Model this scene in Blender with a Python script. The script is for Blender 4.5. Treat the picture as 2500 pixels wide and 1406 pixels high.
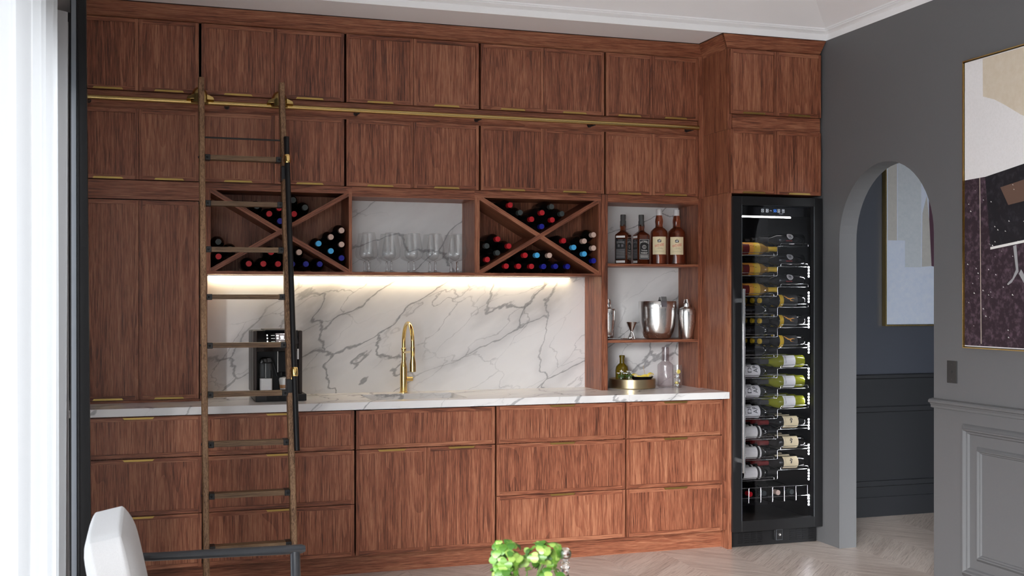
import bpy, bmesh, math, random
from mathutils import Vector, Matrix
random.seed(7)
PI = math.pi
for o in list(bpy.data.objects): bpy.data.objects.remove(o)
SC = bpy.context.scene
COL = SC.collection

# ------------------------------------------------------------------ camera
cam = bpy.data.cameras.new('camera'); camo = bpy.data.objects.new('camera', cam); COL.objects.link(camo)
camo.location = (0, 0, 1.46); camo.rotation_euler = (PI/2, 0, -0.310844)
cam.sensor_width = 36; cam.lens = 36*2775.4/2500; cam.shift_y = 28.43/2500
cam.clip_start = .05; cam.clip_end = 200
cam.dof.use_dof = True; cam.dof.focus_distance = 6.2; cam.dof.aperture_fstop = 7.5
SC.camera = camo
# ------------------------------------------------------------------ world / sun / exposure
W = bpy.data.worlds.new('sky'); SC.world = W; W.use_nodes = True
bg = W.node_tree.nodes['Background']; bg.inputs[0].default_value = (.88, .94, 1.0, 1); bg.inputs[1].default_value = 7.4
sun = bpy.data.lights.new('sun', 'SUN'); suno = bpy.data.objects.new('sun', sun); COL.objects.link(suno)
sun.energy = 5.2; sun.angle = math.radians(22); sun.color = (1, .985, .97)
suno.rotation_euler = Vector((.53, .80, -.29)).to_track_quat('-Z', 'Y').to_euler()
SC.view_settings.view_transform = 'Standard'; SC.view_settings.look = 'None'
SC.view_settings.exposure = 0.62; SC.view_settings.gamma = 1.0; SC.view_settings.use_curve_mapping = False

# ------------------------------------------------------------------ text glyphs (made first, while the scene is small)
TX = {}
def glyphs(body):
    if body in TX: return TX[body]
    cu = bpy.data.curves.new('t', 'FONT'); cu.body = body; cu.size = 1.0
    cu.align_x = 'CENTER'; cu.align_y = 'CENTER'; cu.resolution_u = 3
    ob = bpy.data.objects.new('t', cu); COL.objects.link(ob)
    me = bpy.data.meshes.new_from_object(ob.evaluated_get(bpy.context.evaluated_depsgraph_get()))
    vs = [tuple(v.co) for v in me.vertices]; fs = [tuple(p.vertices) for p in me.polygons]
    bpy.data.objects.remove(ob); bpy.data.meshes.remove(me)
    if vs:
        cy = (max(v[1] for v in vs)+min(v[1] for v in vs))/2; cx = (max(v[0] for v in vs)+min(v[0] for v in vs))/2
        w = max(v[0] for v in vs)-min(v[0] for v in vs); h = max(v[1] for v in vs)-min(v[1] for v in vs)
        vs = [((v[0]-cx)/w, (v[1]-cy)/h) for v in vs]
    TX[body] = (vs, fs); return TX[body]
for t in ['JACK DANIEL\'S', 'OLD', 'No.7', 'BRAND', 'Tennessee', 'WHISKEY', 'Sour Mash', 'TENNESSEE', 'QUALITY', 'WHITE HORSE', 'FINE OLD', 'Scotch Whisky', '55', 'Temp',
          'NATIVA', 'ADI', 'AP', 'DI', 'HOT BEVERAGES', '30X', '13X', '27', 'RISERVA', 'CHATEAU', 'yellow tail', 'TINTO', 'DEMI']: glyphs(t)

# ------------------------------------------------------------------ mesh builder
class MB:
    def __init__(s): s.v = []; s.f = []
    def add(s, vs, fs):
        n = len(s.v); s.v += [Vector(v) for v in vs]; s.f += [tuple(i+n for i in f) for f in fs]; return s
    def box(s, x0, x1, y0, y1, z0, z1):
        return s.add([(x0,y0,z0),(x1,y0,z0),(x1,y1,z0),(x0,y1,z0),(x0,y0,z1),(x1,y0,z1),(x1,y1,z1),(x0,y1,z1)],
                     [(0,3,2,1),(4,5,6,7),(0,1,5,4),(1,2,6,5),(2,3,7,6),(3,0,4,7)])
    def prism(s, pts, ax, a, b):
        """polygon in the plane normal to ax ('x': pts are (y,z); 'y': (x,z); 'z': (x,y)), from a to b"""
        def mk(p, q): return {'x': (q, p[0], p[1]), 'y': (p[0], q, p[1]), 'z': (p[0], p[1], q)}[ax]
        n = len(pts); vs = [mk(p, a) for p in pts]+[mk(p, b) for p in pts]
        fs = [tuple(range(n))[::-1], tuple(range(n, 2*n))]+[(i, (i+1) % n, n+(i+1) % n, n+i) for i in range(n)]
        return s.add(vs, fs)
    def lathe(s, prof, c=(0,0,0), ax='z', seg=24, a0=0, a1=2*PI, flip=1):
        full = abs(a1-a0-2*PI) < 1e-6; m = seg if full else seg+1
        vs = []; fs = []
        for r, h in prof:
            for k in range(m):
                t = a0+(a1-a0)*k/seg; p, q = r*math.cos(t), r*math.sin(t); h_ = h*flip
                vs.append({'z': (c[0]+p, c[1]+q, c[2]+h_), 'x': (c[0]+h_, c[1]+p, c[2]+q), 'y': (c[0]+p, c[1]+h_, c[2]+q)}[ax])
        for i in range(len(prof)-1):
            for k in range(seg):
                k2 = (k+1) % m if full else k+1
                fs.append((i*m+k, i*m+k2, (i+1)*m+k2, (i+1)*m+k))
        if full:
            if prof[0][0] > 1e-5: fs.append(tuple(range(m))[::-1])
            if prof[-1][0] > 1e-5: fs.append(tuple((len(prof)-1)*m+k for k in range(m)))
        return s.add(vs, fs)
    def tube(s, pts, r, seg=10, cap=True):
        pts = [Vector(p) for p in pts]; n = len(pts); rr = r if isinstance(r, (list, tuple)) else [r]*n
        t0 = (pts[1]-pts[0]).normalized(); up = Vector((0,0,1)) if abs(t0.z) < .9 else Vector((1,0,0))
        u = t0.cross(up).normalized(); vs = []; fs = []
        for i, p in enumerate(pts):
            t = (pts[min(i+1, n-1)]-pts[max(i-1, 0)]).normalized()
            u = (u-t*u.dot(t)).normalized(); w = t.cross(u)
            for k in range(seg):
                a = 2*PI*k/seg; vs.append(p+u*(rr[i]*math.cos(a))+w*(rr[i]*math.sin(a)))
        for i in range(n-1):
            for k in range(seg): fs.append((i*seg+k, i*seg+(k+1) % seg, (i+1)*seg+(k+1) % seg, (i+1)*seg+k))
        if cap: fs.append(tuple(range(seg))[::-1]); fs.append(tuple((n-1)*seg+k for k in range(seg)))
        return s.add(vs, fs)
    def bar(s, p, q, w, d, up=(0,0,1)):
        """box along p->q, width w across, depth d along up"""
        p, q = Vector(p), Vector(q); t = (q-p).normalized(); up = Vector(up); a = t.cross(up).normalized(); b = a.cross(t).normalized()
        vs = [e+a*(i*w/2)+b*(j*d/2) for e in (p, q) for i, j in ((-1,-1),(1,-1),(1,1),(-1,1))]
        return s.add(vs, [(0,1,2,3)[::-1],(4,5,6,7),(0,1,5,4),(1,2,6,5),(2,3,7,6),(3,0,4,7)])
    def sphere(s, c, r, seg=14, rings=8, sc=(1,1,1)):
        prof = [(r*math.sin(PI*i/rings), -r*math.cos(PI*i/rings)) for i in range(rings+1)]
        m = MB().lathe(prof, (0,0,0), 'z', seg)
        return s.add([(c[0]+v.x*sc[0], c[1]+v.y*sc[1], c[2]+v.z*sc[2]) for v in m.v], m.f)
    def text(s, body, fn, w, h, cx=0, cy=0):
        """writes body in a w x h box centred at (cx, cy) of the flat frame that fn maps to 3-D"""
        vs, fs = glyphs(body); return s.add([fn(cx+a*w, cy+b*h) for a, b in vs], fs)
    def quad(s, fn, x0, x1, y0, y1, n=1):
        xs = [x0+(x1-x0)*i/n for i in range(n+1)]
        return s.add([fn(x, y) for x in xs for y in (y0, y1)], [(2*i, 2*i+2, 2*i+3, 2*i+1) for i in range(n)])
    def poly(s, fn, pts): return s.add([fn(*p) for p in pts], [tuple(range(len(pts)))])

ORG = {}
def mesh_of(mb, mat, name='m', smooth=True):
    me = bpy.data.meshes.new(name); me.from_pydata([tuple(v) for v in mb.v], [], mb.f); me.update()
    bm = bmesh.new(); bm.from_mesh(me); bmesh.ops.remove_doubles(bm, verts=bm.verts, dist=1e-6); bmesh.ops.recalc_face_normals(bm, faces=bm.faces); bm.to_mesh(me); bm.free()
    if smooth:
        me.polygons.foreach_set('use_smooth', [True]*len(me.polygons)); me.set_sharp_from_angle(angle=.65)
    me.materials.append(mat); return me
def build(mb, name, mat, parent=None, label=None, cat=None, group=None, kind=None, bevel=0, smooth=True, local=False):
    if parent is not None and not local:
        q = ORG.get(parent.name, Vector((0,0,0))); mb.v = [v-q for v in mb.v]
    o = bpy.data.objects.new(name, mesh_of(mb, mat, name, smooth)); COL.objects.link(o)
    if parent is not None: o.parent = parent; ORG[o.name] = ORG.get(parent.name, Vector((0,0,0)))
    if bevel:
        m = o.modifiers.new('b', 'BEVEL'); m.width = bevel; m.segments = 2; m.limit_method = 'ANGLE'; m.angle_limit = .6
    tag(o, label, cat, group, kind); return o
def tag(o, label=None, cat=None, group=None, kind=None):
    if label: o['label'] = label
    if cat: o['category'] = cat
    if group: o['group'] = group
    if kind: o['kind'] = kind
    return o
def thing(name, loc, label, cat, group=None, kind=None):
    o = bpy.data.objects.new(name, None); COL.objects.link(o); o.location = loc; ORG[o.name] = Vector(loc); o.empty_display_size = .05
    return tag(o, label, cat, group, kind)
def dup(root, loc, label=None, group=None, rotz=None):
    r = root.copy(); COL.objects.link(r); r.location = loc
    if rotz is not None: r.rotation_euler = (0, 0, rotz)
    if label: r['label'] = label
    if group: r['group'] = group
    for ch in root.children:
        c = ch.copy(); COL.objects.link(c); c.parent = r
        for g in ch.children:
            d = g.copy(); COL.objects.link(d); d.parent = c
    return r

# ------------------------------------------------------------------ materials
def newmat(name):
    m = bpy.data.materials.new(name); m.use_nodes = True; nt = m.node_tree; b = nt.nodes['Principled BSDF']; return m, nt, b
def S(name, col, rough=.5, metal=0, spec=.5, trans=0, ior=1.45, emit=None, es=0, coat=0, sheen=0):
    m, nt, b = newmat(name); b.inputs['Base Color'].default_value = (*col, 1); b.inputs['Roughness'].default_value = rough
    b.inputs['Metallic'].default_value = metal; b.inputs['Specular IOR Level'].default_value = spec; b.inputs['IOR'].default_value = ior
    b.inputs['Transmission Weight'].default_value = trans; b.inputs['Coat Weight'].default_value = coat; b.inputs['Sheen Weight'].default_value = sheen
    if emit: b.inputs['Emission Color'].default_value = (*emit, 1); b.inputs['Emission Strength'].default_value = es
    return m
def nd(nt, t, **kw):
    n = nt.nodes.new(t)
    for k, v in kw.items(): setattr(n, k, v)
    return n
def mth(nt, op, a, b=None, clamp=False):
    n = nt.nodes.new('ShaderNodeMath'); n.operation = op; n.use_clamp = clamp
    for i, x in enumerate((a, b)):
        if x is None: continue
        if isinstance(x, (int, float)): n.inputs[i].default_value = x
        else: nt.links.new(x, n.inputs[i])
    return n.outputs[0]
def vmul(nt, v, c):
    n = nt.nodes.new('ShaderNodeVectorMath'); n.operation = 'MULTIPLY'; nt.links.new(v, n.inputs[0]); n.inputs[1].default_value = c; return n.outputs[0]
def noise(nt, v, scale, detail=2, rough=.5, dist=0):
    n = nt.nodes.new('ShaderNodeTexNoise'); nt.links.new(v, n.inputs['Vector']); n.inputs['Scale'].default_value = scale
    n.inputs['Detail'].default_value = detail; n.inputs['Roughness'].default_value = rough; n.inputs['Distortion'].default_value = dist; return n.outputs['Fac']
def ramp(nt, f, stops):
    n = nt.nodes.new('ShaderNodeValToRGB'); nt.links.new(f, n.inputs[0]); e = n.color_ramp.elements
    while len(e) < len(stops): e.new(.5)
    for i, (p, c) in enumerate(stops): e[i].position = p; e[i].color = (*c, 1)
    return n.outputs[0]
def objvec(nt, rnd=True):
    tc = nt.nodes.new('ShaderNodeTexCoord')
    if not rnd: return tc.outputs['Object'], None
    oi = nt.nodes.new('ShaderNodeObjectInfo'); c = nt.nodes.new('ShaderNodeCombineXYZ')
    for i, k in enumerate((37., 23., 51.)): nt.links.new(mth(nt, 'MULTIPLY', oi.outputs['Random'], k), c.inputs[i])
    a = nt.nodes.new('ShaderNodeVectorMath'); nt.links.new(tc.outputs['Object'], a.inputs[0]); nt.links.new(c.outputs[0], a.inputs[1]); return a.outputs[0], oi.outputs['Random']
def wood(name, axis, dark, mid, light, rough=.42, fine=1.0, bandw=1.0, spec=.4):
    m, nt, b = newmat(name); v, rnd = objvec(nt)
    st = [1., 1., 1.]; st['xyz'.index(axis)] = .055
    q = vmul(nt, v, st)
    n1 = noise(nt, q, 5.0*bandw, 1.5, .4, .2)
    fr = mth(nt, 'FRACT', mth(nt, 'MULTIPLY', n1, 40.))
    ring = mth(nt, 'SUBTRACT', .38, mth(nt, 'POWER', fr, 1.6))
    st2 = [1., 1., 1.]; st2['xyz'.index(axis)] = .035
    q2 = vmul(nt, v, st2)
    n2 = noise(nt, q2, 200*fine, 3, .7)
    n3 = noise(nt, q2, 26*fine, 2, .55)
    st3 = [1., 1., 1.]; st3['xyz'.index(axis)] = .03
    pores = noise(nt, vmul(nt, v, st3), 330*fine, 1, .5)
    f = mth(nt, 'ADD', mth(nt, 'MULTIPLY', ring, .08), mth(nt, 'ADD', mth(nt, 'MULTIPLY', n2, .74), mth(nt, 'MULTIPLY', n3, .36)))
    f = mth(nt, 'ADD', f, mth(nt, 'MULTIPLY', mth(nt, 'SUBTRACT', rnd, .5), .10))
    col = ramp(nt, f, [(.36, dark), (.53, mid), (.72, light)])
    pm = mth(nt, 'MULTIPLY', mth(nt, 'LESS_THAN', pores, .39), .55)
    mx = nd(nt, 'ShaderNodeMixRGB', blend_type='MULTIPLY'); nt.links.new(pm, mx.inputs[0]); nt.links.new(col, mx.inputs[1]); mx.inputs[2].default_value = (.42, .36, .34, 1)
    nt.links.new(mx.outputs[0], b.inputs['Base Color']); b.inputs['Roughness'].default_value = rough; b.inputs['Specular IOR Level'].default_value = spec
    bp_ = nt.nodes.new('ShaderNodeBump'); bp_.inputs['Strength'].default_value = .12; bp_.inputs['Distance'].default_value = .002; nt.links.new(n2, bp_.inputs['Height']); nt.links.new(bp_.outputs[0], b.inputs['Normal'])
    return m
WD, WM, WL = (.060, .0185, .0092), (.235, .075, .038), (.41, .174, .094)
M = {}
M['walnut'] = wood('walnut', 'z', WD, WM, WL)
M['walnut_h'] = wood('walnut_horizontal', 'x', WD, WM, WL)
M['walnut_y'] = wood('walnut_deep', 'y', WD, WM, WL)
M['oak'] = wood('ladder_oak', 'z', (.085, .040, .018), (.27, .150, .078), (.42, .255, .14), .5, 1.4)
M['oak_h'] = wood('rung_oak', 'x', (.06, .032, .016), (.155, .088, .045), (.24, .15, .08), .5, 1.4)
M['plank'] = wood('floor_oak', 'x', (.42, .345, .30), (.57, .485, .43), (.68, .60, .54), .28, .8, .6, .5)
def marble():
    m, nt, b = newmat('marble'); tc = nt.nodes.new('ShaderNodeTexCoord'); sp = nt.nodes.new('ShaderNodeSeparateXYZ'); nt.links.new(tc.outputs['Object'], sp.inputs[0])
    zz = mth(nt, 'ADD', sp.outputs[2], mth(nt, 'MULTIPLY', sp.outputs[1], .9))
    ca, sa = math.cos(.60), math.sin(.60)
    a = mth(nt, 'ADD', mth(nt, 'MULTIPLY', sp.outputs[0], ca), mth(nt, 'MULTIPLY', zz, sa))
    c = mth(nt, 'SUBTRACT', mth(nt, 'MULTIPLY', zz, ca), mth(nt, 'MULTIPLY', sp.outputs[0], sa))
    cb = nt.nodes.new('ShaderNodeCombineXYZ'); nt.links.new(mth(nt, 'MULTIPLY', a, .42), cb.inputs[0]); nt.links.new(c, cb.inputs[1]); cb.inputs[2].default_value = 3.7
    v = cb.outputs[0]
    def warp(vec, scale, amt):
        n = nt.nodes.new('ShaderNodeTexNoise'); nt.links.new(vec, n.inputs['Vector']); n.inputs['Scale'].default_value = scale; n.inputs['Detail'].default_value = 7
        s1 = nt.nodes.new('ShaderNodeVectorMath'); s1.operation = 'SUBTRACT'; nt.links.new(n.outputs['Color'], s1.inputs[0]); s1.inputs[1].default_value = (.5,.5,.5)
        s2 = nt.nodes.new('ShaderNodeVectorMath'); s2.operation = 'SCALE'; nt.links.new(s1.outputs[0], s2.inputs[0]); s2.inputs['Scale'].default_value = amt
        s3 = nt.nodes.new('ShaderNodeVectorMath'); nt.links.new(vec, s3.inputs[0]); nt.links.new(s2.outputs[0], s3.inputs[1]); return s3.outputs[0]
    def vein(vec, scale, width, msk, lo, hi):
        vo = nt.nodes.new('ShaderNodeTexVoronoi'); vo.feature = 'DISTANCE_TO_EDGE'; nt.links.new(vec, vo.inputs['Vector']); vo.inputs['Scale'].default_value = scale
        e = nt.nodes.new('ShaderNodeMapRange'); nt.links.new(vo.outputs['Distance'], e.inputs[0]); e.inputs[1].default_value = 0; e.inputs[2].default_value = width; e.inputs[3].default_value = 1; e.inputs[4].default_value = 0; e.interpolation_type = 'SMOOTHSTEP'
        mk = nt.nodes.new('ShaderNodeMapRange'); nt.links.new(msk, mk.inputs[0]); mk.inputs[1].default_value = lo; mk.inputs[2].default_value = hi
        return mth(nt, 'MULTIPLY', e.outputs[0], mk.outputs[0])
    w1 = warp(v, 3.0, .34); w2 = warp(v, 5.5, .22)
    m1 = noise(nt, v, 2.1, 2); m2 = noise(nt, v, 3.3, 3)
    v1 = vein(w1, 2.6, .013, m1, .28, .52); v1b = vein(w1, 2.6, .17, m2, .42, .74)
    v2 = vein(w2, 5.0, .016, m2, .38, .66)
    cl = noise(nt, w1, 2.6, 4, .55)
    g = mth(nt, 'ADD', mth(nt, 'MULTIPLY', v1, .55), mth(nt, 'MULTIPLY', v1b, .33))
    g = mth(nt, 'ADD', g, mth(nt, 'MULTIPLY', v2, .30)); g = mth(nt, 'ADD', g, mth(nt, 'MULTIPLY', mth(nt, 'SUBTRACT', cl, .48, True), .55), True)
    col = ramp(nt, g, [(0, (.78, .77, .765)), (.35, (.46, .455, .46)), (1, (.20, .20, .205))])
    nt.links.new(col, b.inputs['Base Color']); b.inputs['Roughness'].default_value = .22; return m
M['marble'] = marble()
def brushed(name, col, rough):
    m, nt, b = newmat(name); v, r = objvec(nt); n = noise(nt, vmul(nt, v, (1, 1, .02)), 260, 2)
    b.inputs['Base Color'].default_value = (*col, 1); b.inputs['Metallic'].default_value = 1
    nt.links.new(mth(nt, 'ADD', mth(nt, 'MULTIPLY', n, .14), rough-.07), b.inputs['Roughness']); return m
M['brass'] = S('polished_brass', (.83, .60, .23), .16, 1)
M['brass_rail'] = S('rail_brass', (.53, .385, .155), .24, 1)
M['brass_hook'] = S('hook_brass', (.50, .36, .14), .20, 1)
M['brass_satin'] = S('satin_brass', (.46, .315, .10), .38, 1)
M['bronze'] = S('tray_bronze', (.52, .43, .27), .33, 1)
M['steel'] = brushed('brushed_steel', (.72, .71, .70), .25)
M['chrome'] = S('chrome', (.80, .80, .80), .08, 1)
M['wire'] = S('rack_wire', (.55, .55, .55), .25, 1)
M['black'] = S('black_metal', (.012, .012, .013), .42, 0, .5)
M['black_gloss'] = S('black_gloss', (.006, .006, .007), .12, 0, .5)
M['black_satin'] = S('black_satin', (.012, .012, .013), .36, 0, .3)
M['cheek'] = S('machine_cheek', (.030, .020, .017), .35)
M['inside'] = S('fridge_inside', (.006, .006, .007), .35, 0, .4)
M['frame_grey'] = S('steel_bead', (.20, .22, .25), .35, .4)
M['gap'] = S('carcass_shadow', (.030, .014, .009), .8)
def glass(name, col, rough=0.0, ior=1.45):
    return S(name, col, rough, 0, .5, 1.0, ior)
M['glass'] = glass('clear_glass', (.97, .98, .98))
M['glass_rib'] = glass('smoke_glass', (.90, .87, .88))
M['amber'] = S('amber_glass', (.30, .075, .030), .02, 0, .6, .9, 1.45)
M['whisky_red'] = S('whisky_glass', (.42, .11, .05), .02, 0, .6, .92, 1.45)
M['olive_glass'] = S('olive_glass', (.16, .11, .008), .06, 0, .6, .35)
M['green_glass'] = S('green_glass', (.34, .36, .02), .05, 0, .6, .35)
M['gold_glass'] = S('gold_wine', (.55, .30, .03), .06, 0, .6, .3)
M['dark_glass'] = S('dark_bottle', (.004, .004, .004), .07, 0, .5)
def pane():
    m = bpy.data.materials.new('door_glass'); m.use_nodes = True; nt = m.node_tree; nt.nodes.remove(nt.nodes['Principled BSDF'])
    tr = nd(nt, 'ShaderNodeBsdfTransparent'); tr.inputs[0].default_value = (.82, .82, .84, 1); gl = nd(nt, 'ShaderNodeBsdfGlossy'); gl.inputs['Roughness'].default_value = .02
    lw = nd(nt, 'ShaderNodeLayerWeight'); lw.inputs[0].default_value = .5; mx = nd(nt, 'ShaderNodeMixShader')
    mu = mth(nt, 'MULTIPLY', mth(nt, 'POWER', lw.outputs['Facing'], 3.5), .5); mu.node.name = 'edge'
    ad = mth(nt, 'ADD', mu, .022); ad.node.name = 'floor'; nt.links.new(ad, mx.inputs[0]); nt.links.new(tr.outputs[0], mx.inputs[1]); nt.links.new(gl.outputs[0], mx.inputs[2]); nt.links.new(mx.outputs[0], nt.nodes['Material Output'].inputs[0]); return m
M['pane'] = pane()
def thin_glass(name, tint, ior):
    m = pane(); m.name = name; n = m.node_tree.nodes
    [x for x in n if x.type == 'BSDF_TRANSPARENT'][0].inputs[0].default_value = (*tint, 1); n['edge'].inputs[1].default_value = ior; n['floor'].inputs[1].default_value = .07; return m
M['thin'] = thin_glass('thin_clear_glass', (.965, .97, .97), .55)
M['thin_smoke'] = thin_glass('thin_smoke_glass', (.88, .85, .86), .5)
def speck(name, base, col, scale, thr, rough=.6, n2=None):
    m, nt, b = newmat(name); v, r = objvec(nt); n = noise(nt, v, scale, 3, .6); c = ramp(nt, n, [(0, base), (thr, base), (1, col)])
    nt.links.new(c, b.inputs['Base Color']); b.inputs['Roughness'].default_value = rough
    bp_ = nt.nodes.new('ShaderNodeBump'); bp_.inputs['Strength'].default_value = .15; bp_.inputs['Distance'].default_value = .002; nt.links.new(n, bp_.inputs['Height']); nt.links.new(bp_.outputs[0], b.inputs['Normal']); return m
M['wall'] = speck('grey_paint', (.125, .126, .130), (.130, .131, .135), 60, .5, .55)
M['hallwall'] = speck('hall_paint', (.034, .039, .054), (.037, .042, .058), 60, .5, .45)
M['ceiling'] = S('ceiling_white', (.90, .88, .885), .7)
M['cornice'] = S('cornice_white', (.92, .92, .93), .5)
M['ext'] = S('exterior_paving', (.45, .44, .42), .8)
M['fabric'] = speck('white_linen', (.62, .62, .625), (.55, .55, .555), 300, .3, .9)
M['lacquer'] = S('black_lacquer', (.016, .018, .022), .3, 0, .5, coat=.4)
M['tabletop'] = S('table_oak', (.35, .24, .16), .4)
M['led'] = S('led_strip', (1, 1, 1), .5, emit=(1, .80, .52), es=17)
M['led_w'] = S('led_white', (1, 1, 1), .5, emit=(1, .97, .92), es=18)
M['led_dot'] = S('led_dot', (1, 1, 1), .5, emit=(1, 1, 1), es=60)
M['icon'] = S('icon_light', (.6, .6, .6), .5, emit=(.9, .95, 1), es=.8)
M['blue_digit'] = S('blue_digit', (.02, .1, .5), .5, emit=(.05, .25, 1), es=1.6)
M['screen'] = S('screen', (.02, .02, .02), .1, emit=(.35, .30, .30), es=.35)
M['screen_w'] = S('screen_white', (.9, .9, .9), .3, emit=(1, .97, .95), es=1.0)
for k, c in dict(red=(.42, .006, .014), blue=(.006, .008, .24), sky=(.07, .42, .78), cream=(.58, .42, .35), grey=(.035, .045, .045), navy=(.01, .012, .06), maroon=(.16, .012, .014),
                 yellow=(.80, .52, .03), white=(.84, .84, .84), offwhite=(.78, .77, .74), ivory=(.82, .70, .45), paper=(.72, .62, .40), black_p=(.010, .010, .011), orange=(.92, .42, .07),
                 redp=(.60, .03, .03), silver=(.60, .58, .58), grey_p=(.33, .33, .34), dkgrey=(.06, .06, .06), plum=(.055, .018, .035), tan=(.50, .36, .20), milk=(.88, .87, .86), coffee=(.55, .25, .08), foam=(.86, .82, .78), lemon=(.80, .62, .10), sand=(.60, .52, .42), brown=(.13, .075, .055), bronze_p=(.035, .034, .034)).items(): M[k] = S(k, c, .35 if k in ('red','blue','sky','cream','navy','yellow','maroon') else .6)
M['plum_c'] = speck('plum_canvas', (.022, .010, .017), (.19, .12, .16), 42, .46, .7)
M['black_c'] = speck('black_canvas', (.006, .006, .010), (.055, .05, .065), 36, .52, .6)
M['white_c'] = speck('white_canvas', (.78, .76, .76), (.70, .68, .67), 90, .4, .8)
M['beige_c'] = speck('beige_canvas', (.62, .53, .41), (.70, .63, .53), 25, .35, .8)
M['haze_c'] = speck('pale_blue_canvas', (.42, .47, .58), (.52, .55, .60), 30, .3, .8)
M['haze2_c'] = speck('pale_grey_canvas', (.38, .41, .44), (.46, .48, .50), 40, .3, .8)
M['haze3_c'] = speck('pale_tan_canvas', (.34, .33, .31), (.40, .38, .35), 40, .3, .8)
def leafm():
    m, nt, b = newmat('leaf'); oi = nt.nodes.new('ShaderNodeObjectInfo'); c = ramp(nt, oi.outputs['Random'], [(0, (.022, .075, .006)), (.5, (.075, .165, .016)), (1, (.20, .29, .065))])
    nt.links.new(c, b.inputs['Base Color']); b.inputs['Roughness'].default_value = .45; b.inputs['Subsurface Weight'].default_value = 0; return m
M['leaf'] = leafm(); M['stem'] = S('stem', (.06, .12, .02), .6)
def sheer():
    m = bpy.data.materials.new('sheer_cloth'); m.use_nodes = True; nt = m.node_tree; nt.nodes.remove(nt.nodes['Principled BSDF'])
    a = nd(nt, 'ShaderNodeBsdfTranslucent'); a.inputs[0].default_value = (.25, .25, .253, 1); d = nd(nt, 'ShaderNodeBsdfDiffuse'); d.inputs[0].default_value = (.80, .80, .81, 1)
    t = nd(nt, 'ShaderNodeBsdfTransparent'); x = nd(nt, 'ShaderNodeMixShader'); x.inputs[0].default_value = .25; y = nd(nt, 'ShaderNodeMixShader'); y.inputs[0].default_value = .04
    nt.links.new(a.outputs[0], x.inputs[1]); nt.links.new(d.outputs[0], x.inputs[2]); nt.links.new(x.outputs[0], y.inputs[1]); nt.links.new(t.outputs[0], y.inputs[2]); nt.links.new(y.outputs[0], nt.nodes['Material Output'].inputs[0]); return m
M['sheer'] = sheer()

# ================================================================== THE ROOM
XW, YB = 3.868, 6.56                 # right wall, back wall
XL = -.46                            # window wall on the left
# floor slab with chevron planks as parts
floor = build(MB().box(XL-.1, 6.6, -3.2, 6.75, -.12, -.0035), 'floor', M['plank'], kind='structure')
def plank_mesh(sg):
    w, st, g = .3745, .103, .0007; h = w/2-.0004
    a = [(-h, -sg*h), (h, sg*h)]
    p = [(a[0][0], a[0][1]+g), (a[1][0], a[1][1]+g), (a[1][0], a[1][1]+st-g), (a[0][0], a[0][1]+st-g)]
    # turn so that the grain runs along the plank: mesh is built with its long side on local x
    ang = sg*PI/4; R = Matrix.Rotation(-ang, 2)
    q = [R @ Vector(v) for v in p]
    return mesh_of(MB().prism([(v.x, v.y) for v in q], 'z', -.003, 0), M['plank'], 'plank'), ang
PMS = {1: plank_mesh(1), -1: plank_mesh(-1)}
np_ = 0; cand = []
for i in range(-9, 9):
    xc = 3.21+.3745*(i+.5); sg = 1 if i % 2 == 0 else -1
    for j in range(0, 60):
        yc = 2.9+.103*j+.017
        if yc > 6.5 or (xc < 3.3 and yc > 6.15) or xc < -.3: continue
        fw = xc*.3059+yc*.952
        u = 1250+2775*(xc*.952-yc*.3059)/fw
        if fw > 5.35 and 250 < u < 2750: cand.append((fw, xc, yc, sg))
cand.sort(key=lambda c: abs(c[0]-6.6)); cand = cand[:300]
for fw, xc, yc, sg in cand:
    me, ang = PMS[sg]; o = bpy.data.objects.new('plank', me); COL.objects.link(o); o.parent = floor; o.location = (xc, yc, 0); o.rotation_euler = (0, 0, ang)
# back wall
build(MB().box(XL-.1, XW+.02, YB, YB+.15, 0, 3.3), 'wall_back', M['wall'], kind='structure')
# right wall with the arched opening
AY0, AY1, AZ = 4.9205, 5.762, 1.80
mb = MB().prism([(AY1, 0), (YB, 0), (YB, 3.3), (AY1, 3.3)], 'x', XW, 3.984)
mb.prism([(-3.2, 0), (AY0, 0), (AY0, 3.3), (-3.2, 3.3)], 'x', XW, 3.984)
r_ = (AY1-AY0)/2; yc = (AY0+AY1)/2; NA = 28
for k in range(NA):
    a, b_ = PI*k/NA, PI*(k+1)/NA
    y0, z0, y1, z1 = yc+r_*math.cos(a), AZ+r_*math.sin(a), yc+r_*math.cos(b_), AZ+r_*math.sin(b_)
    mb.prism([(y1, z1), (y0, z0), (y0, 3.3), (y1, 3.3)], 'x', XW, 3.984)
wr = build(mb, 'wall_right', M['wall'], kind='structure', smooth=False)
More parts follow.
